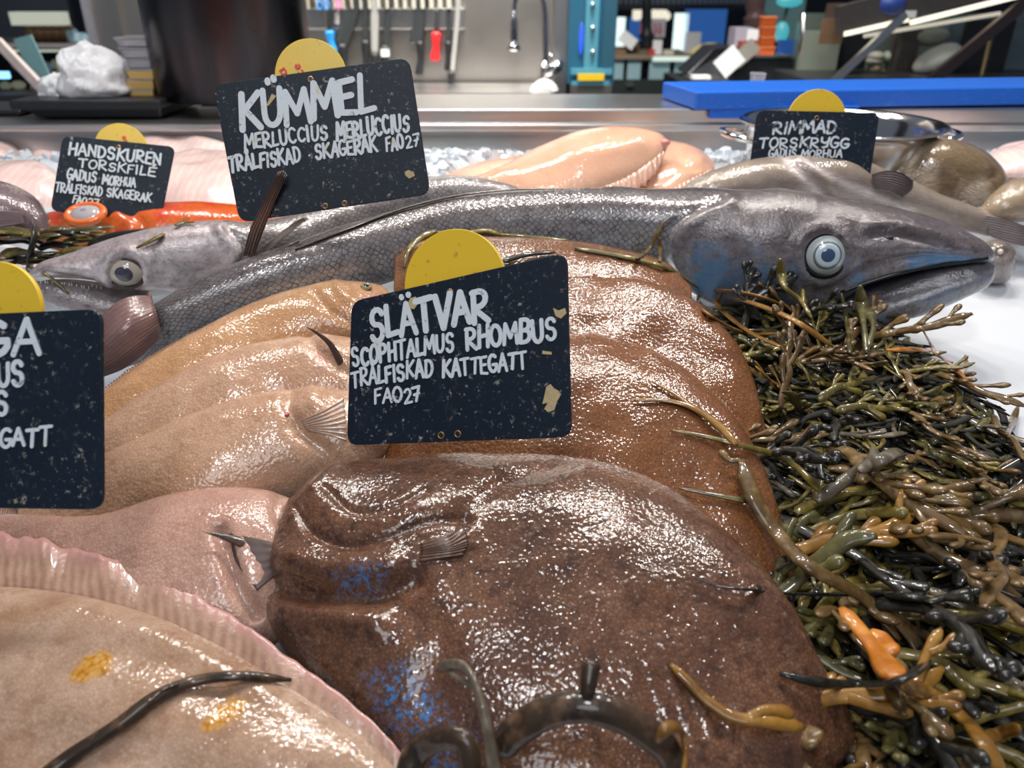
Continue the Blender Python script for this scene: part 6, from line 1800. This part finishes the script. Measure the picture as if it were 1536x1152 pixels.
# --- far left shelves behind glass
r = thing('wall_shelf', at_y(70, 110, 2.95), 'dark glass-fronted shelf unit with jars at the far left', 'shelf')
Ys = 3.2
bx('shelf_back', grainy('dark shelf back', (.008, .012, .02), .6), r, -260, 140, -80, 170, Ys + .35, .03)
bx('shelf_board', M_black, r, -260, 140, 63, 74, Ys - .02, .35); bx('price_rail', plain('shelf tags', (.20, .18, .19), .5), r, -40, 126, 65, 72, Ys - .03, .01)
bx('shelf_light', emit('shelf glow', (.85, .9, .75), .55), r, 0, 130, 75, 78, Ys - .01, .02)
bx('lit_box', emit('lit sign box', (.62, .66, .54), .7), r, 12, 96, 18, 38, Ys - .05, .05)
bx('lower_board', M_black, r, -260, 90, 142, 150, Ys - .1, .35)
bar(125, -10, 145, 84, Ys - .25, Ys - .25, .012, 'slanted_frame', grainy('grey frame', (.16, .16, .19), .4), .01)
bar(-4, 62, 72, 142, 2.3, 2.2, .012, 'slanted_bar', grainy('pinkish bar', (.42, .36, .36), .4), .008)
for k in range(5):
    A = at_y(46 + 13 * k, 63, Ys)
    j = thing('jar', A, 'small brown jar on the dark shelf, number-less lid, far left', 'jar', 'brown jars on the far left shelf')
    j['label'] = '%s brown jar in the row of five on the far left shelf' % ('leftmost', 'second', 'middle', 'fourth', 'rightmost')[k]
    g = G(); g.lathe([(.001, 0), (.028, 0), (.028, .038), (.022, .044), (.001, .044)], A + np.array([0, .03, .001]), 20); o = g.build('glass', grainy('brown jar %d' % k, (.16, .075, .035), .3), j); fixn(o)
    g = G(); g.lathe([(.001, .044), (.025, .044), (.025, .052), (.001, .052)], A + np.array([0, .03, .001]), 20); o = g.build('lid', M_cardb, j); fixn(o)
for k, (x, y0, y1) in enumerate(((104, 45, 63), (116, 50, 63), (127, 53, 63))):
    A = at_y(x - 6, y1, Ys); 
    item('white_carton', '%s pale blue-white carton right of the brown jars' % ('tallest', 'middle', 'rightmost')[k], 'carton', plain('carton %d' % k, (.30, .44, .52), .5), x - 6, x + 6, y0, y1, Ys, .05, group='pale cartons on the far left shelf')
g = G(); A = at_y(50, 90, 2.4); g.box(A, (.055, .004, .125), Matrix.Rotation(-.22, 3, 'Y')); tagit(g.build('teal_tag', plain('teal tag', (.22, .42, .44), .5), None, smooth=False), 'pale teal tag hanging beside the slanted bar at far left', 'tag')
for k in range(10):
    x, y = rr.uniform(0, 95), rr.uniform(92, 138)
    g = G(); g.ball(at_y(x, y, Ys + .1), (rr.uniform(.015, .03), .02, rr.uniform(.015, .03)), 8, 12)  # each blob emits, its glow standing in for a glint on a bottle
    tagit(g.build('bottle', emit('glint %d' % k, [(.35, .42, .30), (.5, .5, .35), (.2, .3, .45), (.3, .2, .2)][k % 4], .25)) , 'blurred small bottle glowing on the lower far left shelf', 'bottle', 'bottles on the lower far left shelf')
item('blue_neon', 'bright blue lit display at the left edge', 'light', emit('blue neon', (.25, .65, 1.), 2.2), -8, 12, 108, 118, Ys - .02, .02)
# ------------------------------------------------------------------ let soft things settle: what lies below gives way to what lies on it
from mathutils.bvhtree import BVHTree
bpy.context.view_layer.update()
def leaves(o):
    r = [o] if o.type == 'MESH' else []
    for c in o.children: r += leaves(c)
    return r
def world_geo(o):
    vs, fs = [], []
    for q in leaves(o):
        if 'fin' in q.name: continue
        b = len(vs); mw = q.matrix_world
        vs += [mw @ v.co for v in q.data.vertices]
        fs += [[b + i for i in p.vertices] for p in q.data.polygons]
    return vs, fs
def settle(upper, lower, gap=.0012):
    vs, fs = world_geo(upper)
    bv = BVHTree.FromPolygons(vs, fs)
    lo = V([min(v[i] for v in vs) for i in range(3)]); hi = V([max(v[i] for v in vs) for i in range(3)])
    for q in leaves(lower):
        if 'fin' in q.name or q.name.split('.')[0] in ('eye', 'pupil', 'iris', 'lens', 'eye_rim'): continue
        mw, mi = q.matrix_world, q.matrix_world.inverted()
        for v in q.data.vertices:
            p = mw @ v.co
            if not (lo.x < p.x < hi.x and lo.y < p.y < hi.y and p.z > lo.z - gap): continue
            h, nrm, idx, dist = bv.ray_cast(V((p.x, p.y, lo.z - .2)), V((0, 0, 1)))
            if h is not None and h.z < p.z + gap:
                p.z = max(h.z - gap, bed_z(p.y) + .0004) if lower is ICE else h.z - gap
                v.co = mi @ p
def rest_on_bed(o, gap=.004):
    for q in leaves(o):
        mw, mi = q.matrix_world, q.matrix_world.inverted()
        for v in q.data.vertices:
            p = mw @ v.co
            if p.z < bed_z(p.y) + gap:
                p.z = bed_z(p.y) + gap; v.co = mi @ p
ICE = bpy.data.objects['crushed_ice']
for l in (r4, rb): settle(rh, l)
things_ = [o for o in COL.objects if o.parent is None and o.get('category') in ('fish', 'fillet', 'pot')]
for o in things_:
    settle(o, ICE, .0005)
    rest_on_bed(o)

for v in ICE.data.vertices:
    p = ICE.matrix_world @ v.co
    v.co = ICE.matrix_world.inverted() @ V((p.x, min(p.y, 1.418), max(p.z, bed_z(p.y) + .0035)))
